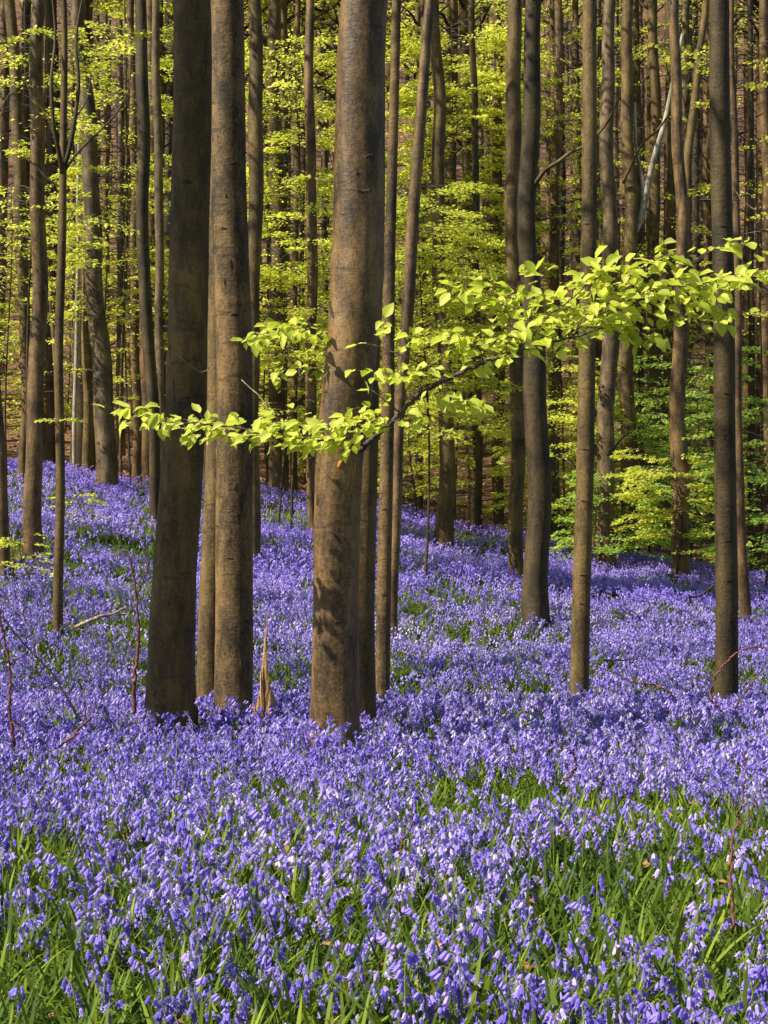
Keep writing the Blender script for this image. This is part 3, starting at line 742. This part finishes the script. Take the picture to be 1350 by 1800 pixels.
for q, (nm, pts, r0, r1, nl, sp) in enumerate(BR):
    rr = np.random.default_rng(500 + q)
    P = resample(np.array([px(*p) for p in pts]), max(14, 7 * len(pts)))
    P[2:] += rr.normal(0, 0.004, P[2:].shape)
    mb = MB(); mb.add(*tube(P - baseA, np.linspace(r0, r1, len(P)), 8, rough=0.08, seed=q))
    br = mb.build('branch' if nm == 'limb' else 'twig', M['twig'], rootA)
    if not nl: continue
    lf = MB(); pet = MB()
    nl = int(nl * 1.35)
    t = np.sort(rr.uniform(0.12 if len(pts) > 4 else 0.2, 1.0, nl)); idx = t * (len(P) - 1)
    if nm == 'limb' and q == 0: idx = rr.uniform(0.45, 1.0, nl) * (len(P) - 1)
    base_p = np.stack([np.interp(idx, np.arange(len(P)), P[:, k]) for k in range(3)], -1)
    tg = unit(np.gradient(P, axis=0)); tdir = np.stack([np.interp(idx, np.arange(len(P)), tg[:, k]) for k in range(3)], -1)
    s_m = sp * d / F
    off = np.stack([rr.normal(0, s_m * 0.9, nl), rr.normal(0, 0.12, nl), rr.normal(-s_m * 0.15, s_m * 0.55, nl)], -1)
    LP = base_p + off
    LD = tdir * 0.6 + unit(off) * 0.5 + np.stack([rr.normal(0, 0.55, nl), rr.normal(-0.2, 0.55, nl), rr.normal(-0.28, 0.3, nl)], -1)
    LN = np.stack([rr.normal(-0.25, 0.35, nl), rr.normal(-0.6, 0.4, nl), rr.uniform(0.5, 1.3, nl)], -1)
    sz = rr.uniform(0.060, 0.122, nl) * np.where(rr.random(nl) < 0.15, 0.7, 1)
    ti = np.clip(rr.normal(0.5, 0.25, nl), 0, 1)
    for k, pr in enumerate(protos):
        s = np.arange(nl) % 4 == k
        if s.any(): put(lf, pr, LP[s] - baseA, LD[s], LN[s], sz[s], ti[s])
    # hair-thin leaf stalks from the twig to each leaf
    for a_, b_ in zip(base_p, LP):
        mid = (a_ + b_) / 2 + [0, 0, 0.008]
        lf.add(*tube(np.array([a_, mid, b_]) - baseA, [0.0018, 0.0014, 0.0011], 3, cap=False), mi=1)
    lf.build('leaf_spray', [M['leaf'], M['bramble']], br)

# the torn orange wound and the dark crease below the branch
def trunk_patch(name, key, X, row, w_, h_, mat, tilt=0.0, depth=0.012, arc=0.0):
    root, base, D, PP, RR = TREES[key]
    p = px(X, row, D); k = int(np.argmin(abs(PP[:, 2] - p[2])))
    c = PP[k]; r = RR[k]
    mb = MB(); n = 14; rng = np.random.default_rng(int(X + row))
    th0 = math.asin(np.clip((p[0] - c[0]) / r, -0.98, 0.98))
    SV = SURF[key]
    def rad_at(th, z):
        m_ = np.abs(SV[:, 2] + base[2] - z) < 0.09
        c_ = np.array([np.interp(z, PP[:, 2], PP[:, 0]), np.interp(z, PP[:, 2], PP[:, 1])])
        q = SV[m_][:, :2] + base[:2] - c_
        a_ = np.angle(np.exp(1j * (np.arctan2(q[:, 0], -q[:, 1]) - th)))
        w2 = np.exp(-(a_ / 0.12) ** 2 - ((SV[m_][:, 2] + base[2] - z) / 0.04) ** 2) + 1e-9
        return c_, float((np.hypot(q[:, 0], q[:, 1]) * w2).sum() / w2.sum())
    V = []
    cols = (-1, -0.5, 0, 0.5, 1)
    for i_ in range(n):
        t = i_ / (n - 1) * 2 - 1; ww = w_ * math.sqrt(max(0.0, 1 - t * t)) * rng.uniform(0.8, 1.1) + 0.001
        for s in cols:
            th = th0 + (s * ww / 2 + tilt * t * h_ / 2) / r
            z = p[2] + t * h_ / 2 - arc * s * s * w_
            c_, r_ = rad_at(th, z)
            rad = r_ + 0.003 + depth * (1 - s * s) * (1 - t * t) - 0.006 * (abs(s) == 1)
            V.append([c_[0] + rad * math.sin(th), c_[1] - rad * math.cos(th), z])
    Q = []
    for i_ in range(n - 1):
        for s in range(4):
            a_ = i_ * 5 + s; Q.append([a_, a_ + 1, a_ + 6, a_ + 5])
    mb.add(np.array(V) - base, Q); return mb.build(name, M[mat], root)
tag(trunk_patch('bark_wound', 'A', 605, 808, 0.060, 0.13, 'wound', 0.5, 0.008), 'torn orange bare wood below the low branch')
trunk_patch('bark_wound', 'A', 622, 838, 0.016, 0.26, 'wound', 0.15, 0.004)
for (X_, r_, w_, h_, t_, a_) in ((652, 279, 0.11, 0.018, 0, .25), (655, 286, 0.05, 0.025, 0, 0), (640, 344, 0.15, 0.018, 0, -.12), (628, 312, 0.03, 0.03, 0, 0), (583, 545, 0.05, 0.15, -0.6, 0), (560, 878, 0.045, 0.09, 0, 0), (622, 745, 0.06, 0.012, 0, .2), (600, 1090, 0.12, 0.008, 0, .1), (575, 690, 0.09, 0.008, 0, .1)):
    trunk_patch('knot', 'A', X_, r_, w_, h_, 'bark_knot', t_, 0.004, a_)
for (X_, r_, w_, h_, t_, a_) in ((417, 290, 0.12, 0.014, 0, .3), (398, 500, 0.012, 0.06, 0, 0), (408, 468, 0.012, 0.08, 0, 0), (420, 445, 0.012, 0.06, 0, 0), (416, 855, 0.018, 0.07, 0.2, 0), (420, 910, 0.018, 0.09, -0.2, 0), (400, 350, 0.010, 0.04, 0, 0), (395, 405, 0.08, 0.012, 0, .3), (415, 555, 0.09, 0.010, 0, .2), (425, 1165, 0.010, 0.07, 0, 0), (405, 980, 0.10, 0.008, 0, .1), (418, 770, 0.11, 0.008, 0, .1)):
    trunk_patch('knot', 'C', X_, r_, w_, h_, 'bark_knot', t_, 0.003, a_)
for (X_, r_, w_, h_, t_, a_) in ((295, 888, 0.03, 0.03, 0, 0), (303, 1058, 0.035, 0.03, 0, 0), (330, 322, 0.13, 0.012, 0, .35), (330, 700, 0.10, 0.010, 0, .2)):
    trunk_patch('knot', 'B', X_, r_, w_, h_, 'bark_knot', t_, 0.003, a_)
for k_, lst in (('G', ((1030, 395, .07), (1025, 790, .08), (1022, 880, .06), (1022, 1010, .08), (1020, 1060, .05))), ('H', ((1270, 765, .05), (1272, 692, .06), (1275, 950, .10), (1278, 1020, .08), (1280, 1090, .06), (1268, 400, .09))), ('E1', ((675, 895, .06), (674, 1045, .05)))):
    for (X_, r_, w_) in lst: trunk_patch('knot', k_, X_, r_, w_, 0.010, 'bark_knot', 0, 0.003, .1)

# ------------------------------------------------------------------ broken stump, fallen twigs, brambles
def stump():
    D = 13.65; b = np.array([(470 - 675) * D / F, D, float(ground((470 - 675) * D / F, D))])
    k = D / F
    root = empty('broken_stump', b); tag(root, 'splintered orange brown stump with a tall sharp spike, right of the speckled trunk', 'stump')
    prof = [(0, -19, 21), (35, -17, 19), (60, -18, 15), (80, -17, 12), (95, -17, 8), (108, -15, 3.5), (125, -14, 1), (140, -13, -1), (175, -9, -3), (205, -6, -2), (230, -4, -1.5), (245, -1.5, -0.8)]
    mb = MB(); V = []; n = len(prof); seg = 12; rng = np.random.default_rng(4)
    for (h_, l, r) in prof:
        cx_ = (l + r) / 2; hw = (r - l) / 2
        for s in range(seg):
            a_ = s * 2 * PI / seg; f = 1 + 0.12 * rng.normal()
            V.append([(cx_ + 2 + hw * f * math.cos(a_)) * k, hw * 0.4 * f * math.sin(a_) * k, (h_ - 12) * k])
    Q = [[i_ * seg + j_, i_ * seg + (j_ + 1) % seg, (i_ + 1) * seg + (j_ + 1) % seg, (i_ + 1) * seg + j_] for i_ in range(n - 1) for j_ in range(seg)]
    mb.add(V, Q)
    for (dx, h_, w_) in ((-14, 80, 5), (6, 88, 5), (-9, 128, 3)):
        Pq = np.array([[dx, -5, 0], [dx, -5, h_ * 0.6], [dx - 1.5, -4, h_ * 0.9], [dx - 1, -3, h_ * 1.08]]) * k
        mb.add(*tube(Pq, np.array([w_, w_, w_ * 0.6, 0.3]) * k, 5, rough=0.25, seed=int(h_)))
    m2 = MB(); P = np.array([[-8, -6, -12], [-13, -6, 20], [-19, -5, 42], [-22, -4, 58], [-22, -3, 68]]) * k
    m2.add(*tube(P, np.array([7, 7, 6, 4, 0.5]) * k, 7, rough=0.15, seed=2)); m2.build('bark_flap', M['wound'], root, smooth=False)
    mb.build('splinter', M['shard'], root, smooth=False)
stump()

def stick(name, label, lines, mat, cat, group=None):
    """lines: list of (points (X,row,D), r0, r1); first line is the main stem"""
    P0 = px(*lines[0][0][0])
    root = empty(name, P0); tag(root, label, cat, group)
    for q, (pts, r0, r1) in enumerate(lines):
        P = resample(np.array([px(*p) for p in pts]), 8 * len(pts)) - P0
        r = np.random.default_rng(int(pts[0][0] + pts[0][1]))
        P[1:-1] += r.normal(0, 0.004, P[1:-1].shape)
        mb = MB(); mb.add(*tube(P, 1.3 * np.linspace(r0, r1, len(P)), 7, rough=0.1, seed=q))
        mb.build('stem' if q == 0 else 'side_twig', M[mat], root)
stick('bramble', 'dark red bramble stem standing at the left edge of the bluebells', [([(30, 1330, 11.6), (22, 1290, 11.6), (16, 1240, 11.6), (17, 1170, 11.6), (8, 1130, 11.6), (2, 1090, 11.6), (-8, 1050, 11.6)], .010, .004), ([(17, 1172, 11.6), (30, 1158, 11.6), (45, 1150, 11.6)], .004, .002), ([(20, 1270, 11.6), (36, 1285, 11.5), (44, 1310, 11.5)], .005, .003), ([(6, 1120, 11.6), (0, 1080, 11.6), (14, 1045, 11.6)], .004, .002)], 'bramble', 'bramble')
stick('leaning_branch', 'pale dead branch leaning from the left edge down into the flowers', [([(135, 1262, 12.6), (128, 1245, 12.5), (105, 1205, 12.4), (72, 1163, 12.3), (48, 1138, 12.2), (20, 1105, 12.1), (2, 1082, 12.0)], .008, .005), ([(72, 1163, 12.3), (62, 1130, 12.3), (48, 1100, 12.3), (20, 1060, 12.3)], .003, .002)], 'deadwood', 'branch')
stick('fallen_stick', 'short dark broken stick poking out of the flowers, lower left', [([(108, 1306, 10.9), (122, 1300, 10.9), (138, 1282, 10.95), (160, 1262, 11)], .008, .007)], 'bramble', 'stick')
stick('forked_sapling', 'thin leafless forked stem left of the broad dark trunk', [([(235, 1255, 13.6), (237, 1200, 13.6), (244, 1120, 13.6), (240, 1050, 13.6), (232, 1000, 13.6), (222, 972, 13.6), (210, 966, 13.6)], .013, .005), ([(243, 1040, 13.6), (255, 1010, 13.5), (262, 980, 13.5)], .006, .003), ([(238, 1200, 13.6), (228, 1160, 13.6), (226, 1120, 13.6)], .004, .002)], 'bramble', 'sapling')
stick('bare_shoot', 'short thin leafless stem standing left of the forked stem', [([(152, 1265, 13), (149, 1230, 13), (146, 1195, 13)], .005, .002)], 'bramble', 'shoot')
Dfb = 20.5
stick('fallen_branch', 'fallen grey brown branch lying on the carpet left of the broad dark trunk', [([(132, 1103, Dfb), (150, 1094, Dfb), (175, 1084, Dfb), (200, 1078, Dfb), (222, 1066, Dfb)], .018, .010), ([(205, 1076, Dfb), (216, 1080, Dfb), (228, 1078, Dfb)], .009, .006), ([(200, 1078, Dfb), (205, 1066, Dfb)], .006, .004)], 'deadwood', 'branch')
stick('bramble', 'arching red bramble over the foot of the ringed trunk on the right', [([(1268, 1250, 12.8), (1250, 1228, 12.8), (1252, 1200, 12.8), (1270, 1172, 12.8), (1295, 1148, 12.8), (1320, 1138, 12.8), (1345, 1140, 12.8), (1365, 1160, 12.8)], .007, .004), ([(1292, 1245, 12.6), (1312, 1215, 12.6), (1330, 1190, 12.6), (1340, 1175, 12.6)], .006, .003), ([(1258, 1195, 12.8), (1235, 1192, 12.8), (1215, 1190, 12.8)], .004, .002)], 'bramble', 'bramble')
stick('bramble', 'long dark bramble runner lying right of the smooth slender trunk', [([(1190, 1232, 14), (1170, 1212, 14), (1140, 1202, 14), (1105, 1197, 14), (1075, 1180, 14), (1045, 1173, 14)], .008, .003), ([(1060, 1162, 15.5), (1095, 1160, 15.5), (1130, 1158, 15.5)], .006, .003)], 'bramble', 'bramble')
stick('dead_branch', 'short dark dead branch slanting left of the ringed trunk', [([(1212, 1050, 22), (1228, 1048, 22), (1245, 1036, 22), (1262, 1024, 22)], .012, .008), ([(1214, 1060, 22), (1211, 1046, 22)], .012, .008)], 'twig', 'branch')
stick('bramble', 'upright dark red bramble stem among the nearest bluebells at lower right', [([(1290, 1640, 6.6), (1287, 1560, 6.65), (1286, 1490, 6.7), (1298, 1440, 6.75), (1308, 1380, 6.8), (1306, 1320, 6.8)], .0055, .002), ([(1298, 1455, 6.75), (1315, 1435, 6.75), (1330, 1405, 6.8), (1352, 1400, 6.8)], .002, .0012), ([(1298, 1440, 6.75), (1290, 1420, 6.75), (1286, 1395, 6.75)], .003, .0015)], 'bramble', 'bramble')
stick('bramble', 'crooked short bramble shoot between the flowers, right of centre', [([(995, 1372, 8.9), (1008, 1355, 8.9), (1012, 1335, 8.9), (1002, 1320, 8.9), (975, 1305, 8.9)], .006, .002)], 'bramble', 'bramble')
stick('bramble', 'short dark red shoot standing in the grass at bottom centre', [([(702, 1500, 7.2), (712, 1470, 7.2), (722, 1455, 7.2), (724, 1430, 7.2)], .004, .002)], 'bramble', 'bramble')

# ------------------------------------------------------------------ bluebells
def bell(r, ln, lod):
    """hanging bell, mouth down -z, attached at the origin"""
    if lod == 0:
        seg = 6; rings = [(0.0, 0.25), (0.22, 0.55), (0.72, 0.60)]
    elif lod == 1:
        seg = 4; rings = [(0.0, 0.35), (0.65, 0.62)]
    else:
        seg = 3; rings = [(0.0, 0.45)]
    V = []; Q = []; T = []
    for (t, k) in rings:
        for s in range(seg):
            a_ = s * 2 * PI / seg; V.append([r * k * math.cos(a_), r * k * math.sin(a_), -ln * t])
    n = len(rings)
    for i_ in range(n - 1):
        for s in range(seg):
            Q.append([i_ * seg + s, i_ * seg + (s + 1) % seg, (i_ + 1) * seg + (s + 1) % seg, (i_ + 1) * seg + s])
    b = (n - 1) * seg
    if lod < 2:
        for s in range(seg):            # recurved petal tips
            a_ = (s + 0.5) * 2 * PI / seg; V.append([r * 1.12 * math.cos(a_), r * 1.12 * math.sin(a_), -ln * (0.97 if lod == 0 else 1.0)])
            T.append([b + s, b + (s + 1) % seg, len(V) - 1])
    else:
        for s in range(seg):
            a_ = s * 2 * PI / seg; V.append([r * math.cos(a_), r * math.sin(a_), -ln])
            Q.append([s, (s + 1) % seg, seg + (s + 1) % seg, seg + s])
    return np.array(V), np.array(Q).reshape(-1, 4), np.array(T).reshape(-1, 3)

def bluebell_proto(rng, lod, hgt):
    """returns flower geometry and stem geometry, standing at the origin, nodding towards +x"""
    nb = {0: rng.integers(6, 11), 1: rng.integers(6, 9), 2: 6, 3: 6}[lod]
    lean = rng.uniform(0.01, 0.07); nod = rng.uniform(0.03, 0.075)
    t = np.linspace(0, 1, 8 if lod == 0 else 5 if lod == 1 else 3)
    def curve(t):
        t = np.asarray(t)
        x = lean * t + nod * np.clip((t - 0.72) / 0.28, 0, 1) ** 2
        z = hgt * (t - 0.10 * np.clip((t - 0.72) / 0.28, 0, 1) ** 2)
        return np.stack([x, np.zeros_like(t), z], -1)
    S = tube(curve(t), np.linspace(0.0028, 0.0016, len(t)) * (1 if lod < 2 else 1.5), 5 if lod == 0 else 3, cap=False)
    fl = MB()
    size = {0: (0.0122, 0.0300), 1: (0.0126, 0.0290), 2: (0.0118, 0.0235), 3: (0.0130, 0.0235)}[lod]
    for k in range(nb):
        tt = 0.60 + 0.40 * (k + 0.5) / nb
        p = curve(np.array([tt]))[0]
        az = rng.normal(0, 1.0) if lod < 2 else rng.uniform(-1.6, 1.6)
        outl = rng.uniform(0.008, 0.020) * (1.25 - 0.5 * (tt - 0.6) / 0.4) * (1 if lod < 2 else 1.4)
        dd = np.array([math.cos(az), math.sin(az), 0])
        q = p + dd * outl + [0, 0, 0.002]
        V, Q, T = bell(size[0] * rng.uniform(0.85, 1.15), size[1] * rng.uniform(0.85, 1.1), 0 if lod == 0 else 1 if lod == 1 else 2)
        # tilt outwards
        til = rng.uniform(0.2, 0.9) * (1.0 if tt > 0.8 else 0.7)
        ct, st_ = math.cos(til), math.sin(til)
        # rotate about horizontal axis perpendicular to dd so that the mouth swings outwards
        ax = np.array([-dd[1], dd[0], 0])
        K = np.array([[0, -ax[2], ax[1]], [ax[2], 0, -ax[0]], [-ax[1], ax[0], 0]])
        Rm = np.eye(3) + (-st_) * K + (1 - ct) * K @ K
        fl.add(V @ Rm.T + q, Q, T, rng.uniform(-0.30, 0.34) + (0.06 if tt > 0.85 else 0))
        if lod == 0:
            S2 = tube(np.array([p, (p + q) / 2 + [0, 0, 0.004], q]), 0.0010, 3, cap=False)
            n0 = len(S[0]); S = (np.vstack([S[0], S2[0]]), np.vstack([S[1], S2[1] + n0]), [])
    FV = np.concatenate(fl.v); FQ = np.concatenate(fl.q) if fl.q else np.zeros((0, 4), int); FT = np.concatenate(fl.t) if fl.t else np.zeros((0, 3), int)
    return dict(F=(FV, FQ, FT, np.concatenate(fl.a)), S=S)

def blade_proto(rng, L, width, segs, bend):
    t = np.linspace(0, 1, segs + 1)
    y = L * (t * 0.35 + bend * t * t * 0.75); z = L * (t * (1.0 - 0.1 * bend) - 0.62 * bend * t * t)
    w_ = width * np.sqrt(np.clip(1 - t ** 3, 0, 1)) * 0.5 + 0.0004
    V = np.stack([np.stack([-w_, y, z + 0.003], -1), np.stack([w_, y, z + 0.003], -1)], 1).reshape(-1, 3)
    k = np.arange(segs) * 2
    return V, np.stack([k, k + 1, k + 3, k + 2], -1), None

PR = {lod: [bluebell_proto(np.random.default_rng(1000 + lod * 50 + k), lod, (0.275 if lod < 2 else 0.27) + 0.016 * (k % 5)) for k in range(14)] for lod in (0, 1, 2, 3)}
BL = {0: [blade_proto(None, 0.34 - 0.01 * k, 0.014, 7, b_) for k, b_ in enumerate((0.12, 0.4, 0.8, 1.1))],
      1: [blade_proto(None, 0.26 + 0.02 * k, 0.015, 3, b_) for k, b_ in enumerate((0.2, 0.5, 0.9))],
      2: [blade_proto(None, 0.24, 0.020, 2, 0.4), blade_proto(None, 0.24, 0.020, 2, 0.8)]}

def yawput(mb, geo, P, yaw, sc, tint_base, tint_local=None, mi=0, tilt=None):
    V, Q, T = geo
    c, s = np.cos(yaw) * sc, np.sin(yaw) * sc
    W = np.stack([V[None, :, 0] * c[:, None] - V[None, :, 1] * s[:, None], V[None, :, 0] * s[:, None] + V[None, :, 1] * c[:, None], V[None, :, 2] * sc[:, None]], -1)
    if tilt is not None: W[..., 0] += W[..., 2] * tilt[:, 0:1]; W[..., 1] += W[..., 2] * tilt[:, 1:2]
    W = W + P[:, None, :]
    n, nv = len(P), len(V)
    off = (np.arange(n) * nv)[:, None, None]
    ti = np.asarray(tint_base)[:, None] + (tint_local[None, :] if tint_local is not None else 0) + np.zeros((n, nv))
    mb.add(W.reshape(-1, 3), (Q[None] + off).reshape(-1, 4) if Q is not None and len(Q) else None,
           (T[None] + off).reshape(-1, 3) if T is not None and len(T) else None, np.clip(ti, 0, 1).ravel(), mi)

def patch(x, y):
    """1 where flowers are thick, 0 in the green gaps"""
    n = snoise(x, y, 1.5, 31) * 0.55 + snoise(x, y, 4.2, 33) * 0.5
    near = np.clip((9.0 - y) / 2.6, 0, 1)
    thr = -0.80 + near * 0.28 + np.clip((y - 15) / 5, 0, 1) * 0.48
    far = np.clip((y - 19) / 6, 0, 1)
    n = n + far * 0.35 * snoise(x, y * 0.55, 0.9, 35)
    return np.clip((n - thr) / 0.7, 0.16, 1)

rng = np.random.default_rng(2024)
TRB = np.array([[b[0], b[1], r_[3]] for b, r_ in [(v[1], (0, 0, 0, v[4][2])) for v in TREES.values()]])
def scatter(y0, y1, dens, half=0.29, extra=1.9):
    area = half * (y1 * y1 - y0 * y0) + 2 * extra * (y1 - y0)
    n = int(area * dens * 1.6)
    y = np.sqrt(rng.uniform(y0 * y0, y1 * y1, n)); x = rng.uniform(-1, 1, n) * (half * y + extra)
    keep = rng.random(n) < patch(x, y) / 1.6 * 1.6 * 0.625 * 1.6 * carpet_edge(x, y)
    for (tx, ty, tr) in TRB:
        keep &= (x - tx) ** 2 + (y - ty) ** 2 > (tr + 0.02) ** 2
    # a bare litter patch beside the far left trunk
    lp = px(30, 945, 29); keep &= ((x - lp[0]) / 0.5) ** 2 + ((y - 29) / 1.0) ** 2 > 1
    return x[keep], y[keep]

def carpet(y0, y1, dens, lod, mbf):
    x, y = scatter(y0, y1, dens)
    nx0 = len(x)
    if lod == 1:      # taller plants crowding the feet of the big trunks
        for (X_, D_, m_) in ((600, 12.2, 12), (330, 13.0, 8), (411, 14.2, 7)):
            x = np.r_[x, (X_ - 675) * D_ / F + rng.normal(0, 0.22, m_)]; y = np.r_[y, D_ - rng.uniform(0.28, 0.8, m_)]
    z = ground(x, y)
    n = len(x); P = np.stack([x, y, z], -1)
    var = rng.integers(0, 14, n); yaw = rng.uniform(0, 2 * PI, n)
    sc = np.clip(rng.normal(1.0, 0.16, n), 0.6, 1.5) * (1 + 0.06 * snoise(x, y, 1.1, 41)) * (1 + 0.02 * np.exp(-((y - 13.2) / 1.8) ** 2))
    sc[nx0:] = rng.uniform(1.2, 1.65, n - nx0)
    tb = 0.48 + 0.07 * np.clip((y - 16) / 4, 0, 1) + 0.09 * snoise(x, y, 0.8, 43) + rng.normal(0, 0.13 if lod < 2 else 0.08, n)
    tilt = rng.normal(0, 0.13, (n, 2))
    return P, var, yaw, sc, tb, tilt

mb = MB()
individual = None
BAND = [(4.6, 9.0, 76, 0), (9.0, 17.5, 98, 1), (17.5, 26, 125, 2), (26, 45, 100, 3)]
near_rows = []
allpts = []
for (y0, y1, dens, lod) in BAND:
    P, var, yaw, sc, tb, tilt = carpet(y0, y1, dens, lod, mb)
    keep = np.ones(len(P), bool)
    if lod == 0:
        # the 300 nearest plants whose flower heads are inside the frame become things of their own
        hz = P[:, 2] + 0.25 * sc
        row = 900 + (H - hz) * F / P[:, 1]; colx = 675 + F * P[:, 0] / P[:, 1]
        inside = np.where((row < 1792) & (colx > 6) & (colx < 1344))[0]
        pick = inside[np.argsort(P[inside, 1])[:300]]
        keep[pick] = False
        near_rows = [(P[i_], int(var[i_]), float(yaw[i_]), float(sc[i_]), float(tb[i_])) for i_ in pick]
    allpts.append((P, lod))
    for v in range(14):
        s = keep & (var == v)
        if not s.any(): continue
        pr = PR[lod][v]
        FV, FQ, FT, FA = pr['F']
        yawput(mb, (FV, FQ, FT), P[s], yaw[s], sc[s], tb[s], FA * (1 if lod < 2 else 0.6), 0, tilt[s])
        if lod < 3:
            SV, SQ, ST = pr['S']
            yawput(mb, (SV, SQ, None), P[s], yaw[s], sc[s], np.full(s.sum(), 0.75), None, 1, tilt[s])
tag(mb.build('bluebells', [M['petal'], M['blade']], smooth=False), 'dense violet blue carpet of bluebells covering the forest floor up to the crest', 'bluebells', kind='stuff')

# blades: strap leaves and grass
mb = MB()
for (P, lod) in allpts:
    y = P[:, 1]
    nper = {0: 7, 1: 5, 2: 3, 3: 2}[lod]
    for k in range(nper):
        l2 = min(lod, 2); g_ = BL[l2][k % len(BL[l2])]
        n = len(P); o = rng.normal(0, 0.035 if lod < 2 else 0.06, (n, 2))
        Q = P.copy(); Q[:, :2] += o; Q[:, 2] -= 0.004
        yawput(mb, g_, Q, rng.uniform(0, 2 * PI, n), rng.uniform(0.5, 1.1, n) * (1.0 if lod < 2 else 1.05), np.clip(rng.normal(0.5, 0.26, n), 0, 1), None, 0, rng.normal(0, 0.1, (n, 2)))
# extra greenery in the gaps, thick bright tufts up front
def gapgreen(y0, y1, dens, lod, s0, s1):
    area = 0.30 * (y1 * y1 - y0 * y0) + 3.4 * (y1 - y0); n = int(area * dens)
    y = np.sqrt(rng.uniform(y0 * y0, y1 * y1, n)); x = rng.uniform(-1, 1, n) * (0.30 * y + 1.7)
    k = (rng.random(n) < (1.12 - patch(x, y)) * carpet_edge(x, y)); x, y = x[k], y[k]; n = len(x)
    P = np.stack([x, y, ground(x, y) - 0.004], -1)
    br = np.clip(0.5 + 0.2 * snoise(x, y, 2.0, 51) + rng.normal(0, 0.2, n), 0, 1)
    which = rng.integers(0, len(BL[lod]), n)
    for v in range(len(BL[lod])):
        s = which == v
        if s.any(): yawput(mb, BL[lod][v], P[s], rng.uniform(0, 2 * PI, s.sum()), rng.uniform(s0, s1, s.sum()), br[s], None, 0, rng.normal(0, 0.14, (s.sum(), 2)))
gapgreen(4.5, 9.5, 900, 0, 0.55, 1.15)
gapgreen(9.5, 17.5, 420, 1, 0.6, 1.05)
gapgreen(17.5, 30, 220, 2, 0.6, 1.0)
gapgreen(30, 45, 120, 2, 0.7, 1.2)
tag(mb.build('grass', M['blade'], smooth=False), 'green strap leaves and grass growing between the bluebells', 'grass', kind='stuff')

# dry leaves on the slope and between the flowers
mb = MB()
n = 26000
y = 42 + rng.random(n) ** 1.4 * 50; x = rng.uniform(-0.30, 0.30, n) * y
k = rng.random(n) < 1 - carpet_edge(x, y); x, y = x[k], y[k]
x2 = rng.uniform(-1, 1, 900) * 2.6; y2 = rng.uniform(4.8, 10, 900)
lp = px(30, 945, 29); x3 = lp[0] + rng.normal(0, 0.3, 500); y3 = 29 + rng.normal(0, 0.6, 500)
x = np.r_[x, x2, x3]; y = np.r_[y, y2, y3]; n = len(x)
P = np.stack([x, y, ground(x, y) + 0.02 + np.where(y < 12, rng.uniform(0, 0.20, n) * (rng.random(n) < 0.4), rng.uniform(0, 0.05, n))], -1)
a_ = rng.uniform(0, 2 * PI, n)
put(mb, LEAF_FAR, P, np.stack([np.cos(a_), np.sin(a_), rng.normal(0, .3, n)], -1), np.stack([rng.normal(0, .5, n), rng.normal(-.2, .5, n), np.ones(n)], -1),
    np.where(y > 40, rng.uniform(0.10, 0.17, n), rng.uniform(0.05, 0.09, n)), rng.random(n))
tag(mb.build('leaf_litter', M['litter_leaf'], smooth=False), 'rust brown dry beech leaves strewn on the slope behind the bluebells', 'leaf litter', kind='stuff')

# the nearest bluebells, one thing each
PM = []
for v in range(14):
    pr = PR[0][v]; f = MB(); FV, FQ, FT, FA = pr['F']
    metas = []
    for tb in (0.36, 0.5, 0.66):
        f = MB(); f.add(FV, FQ, FT, np.clip(tb + FA, 0, 1)); metas.append(f.mesh('blossom', M['petal'], smooth=False))
    s = MB(); s.add(pr['S'][0], pr['S'][1], None, 0.75)
    lf = MB(); r9 = np.random.default_rng(v)
    for k in range(6):
        yawput(lf, BL[0][k % 4], np.zeros((1, 3)), np.array([k * 1.05 + r9.normal(0, .3)]), np.array([r9.uniform(0.6, 1.1)]), np.array([np.clip(r9.normal(0.5, .25), 0, 1)]))
    PM.append((metas, s.mesh('stem', M['blade']), lf.mesh('leaf', M['blade'], smooth=False)))
for (p, v, yw, sc, tb) in near_rows:
    root = empty('bluebell', p); root.rotation_euler = (random.gauss(0, 0.1), random.gauss(0, 0.1), yw); root.scale = (sc, sc, sc)
    tag(root, 'violet blue bluebell with nodding bells in the nearest rows at the bottom of the picture', 'bluebell', 'nearest bluebells along the bottom')
    metas, sm, lm = PM[v]
    for nm, me in (('stem', sm), ('blossom', metas[0 if tb < 0.43 else 1 if tb < 0.58 else 2]), ('leaf', lm)):
        o = bpy.data.objects.new(nm, me); COL.objects.link(o); o.parent = root
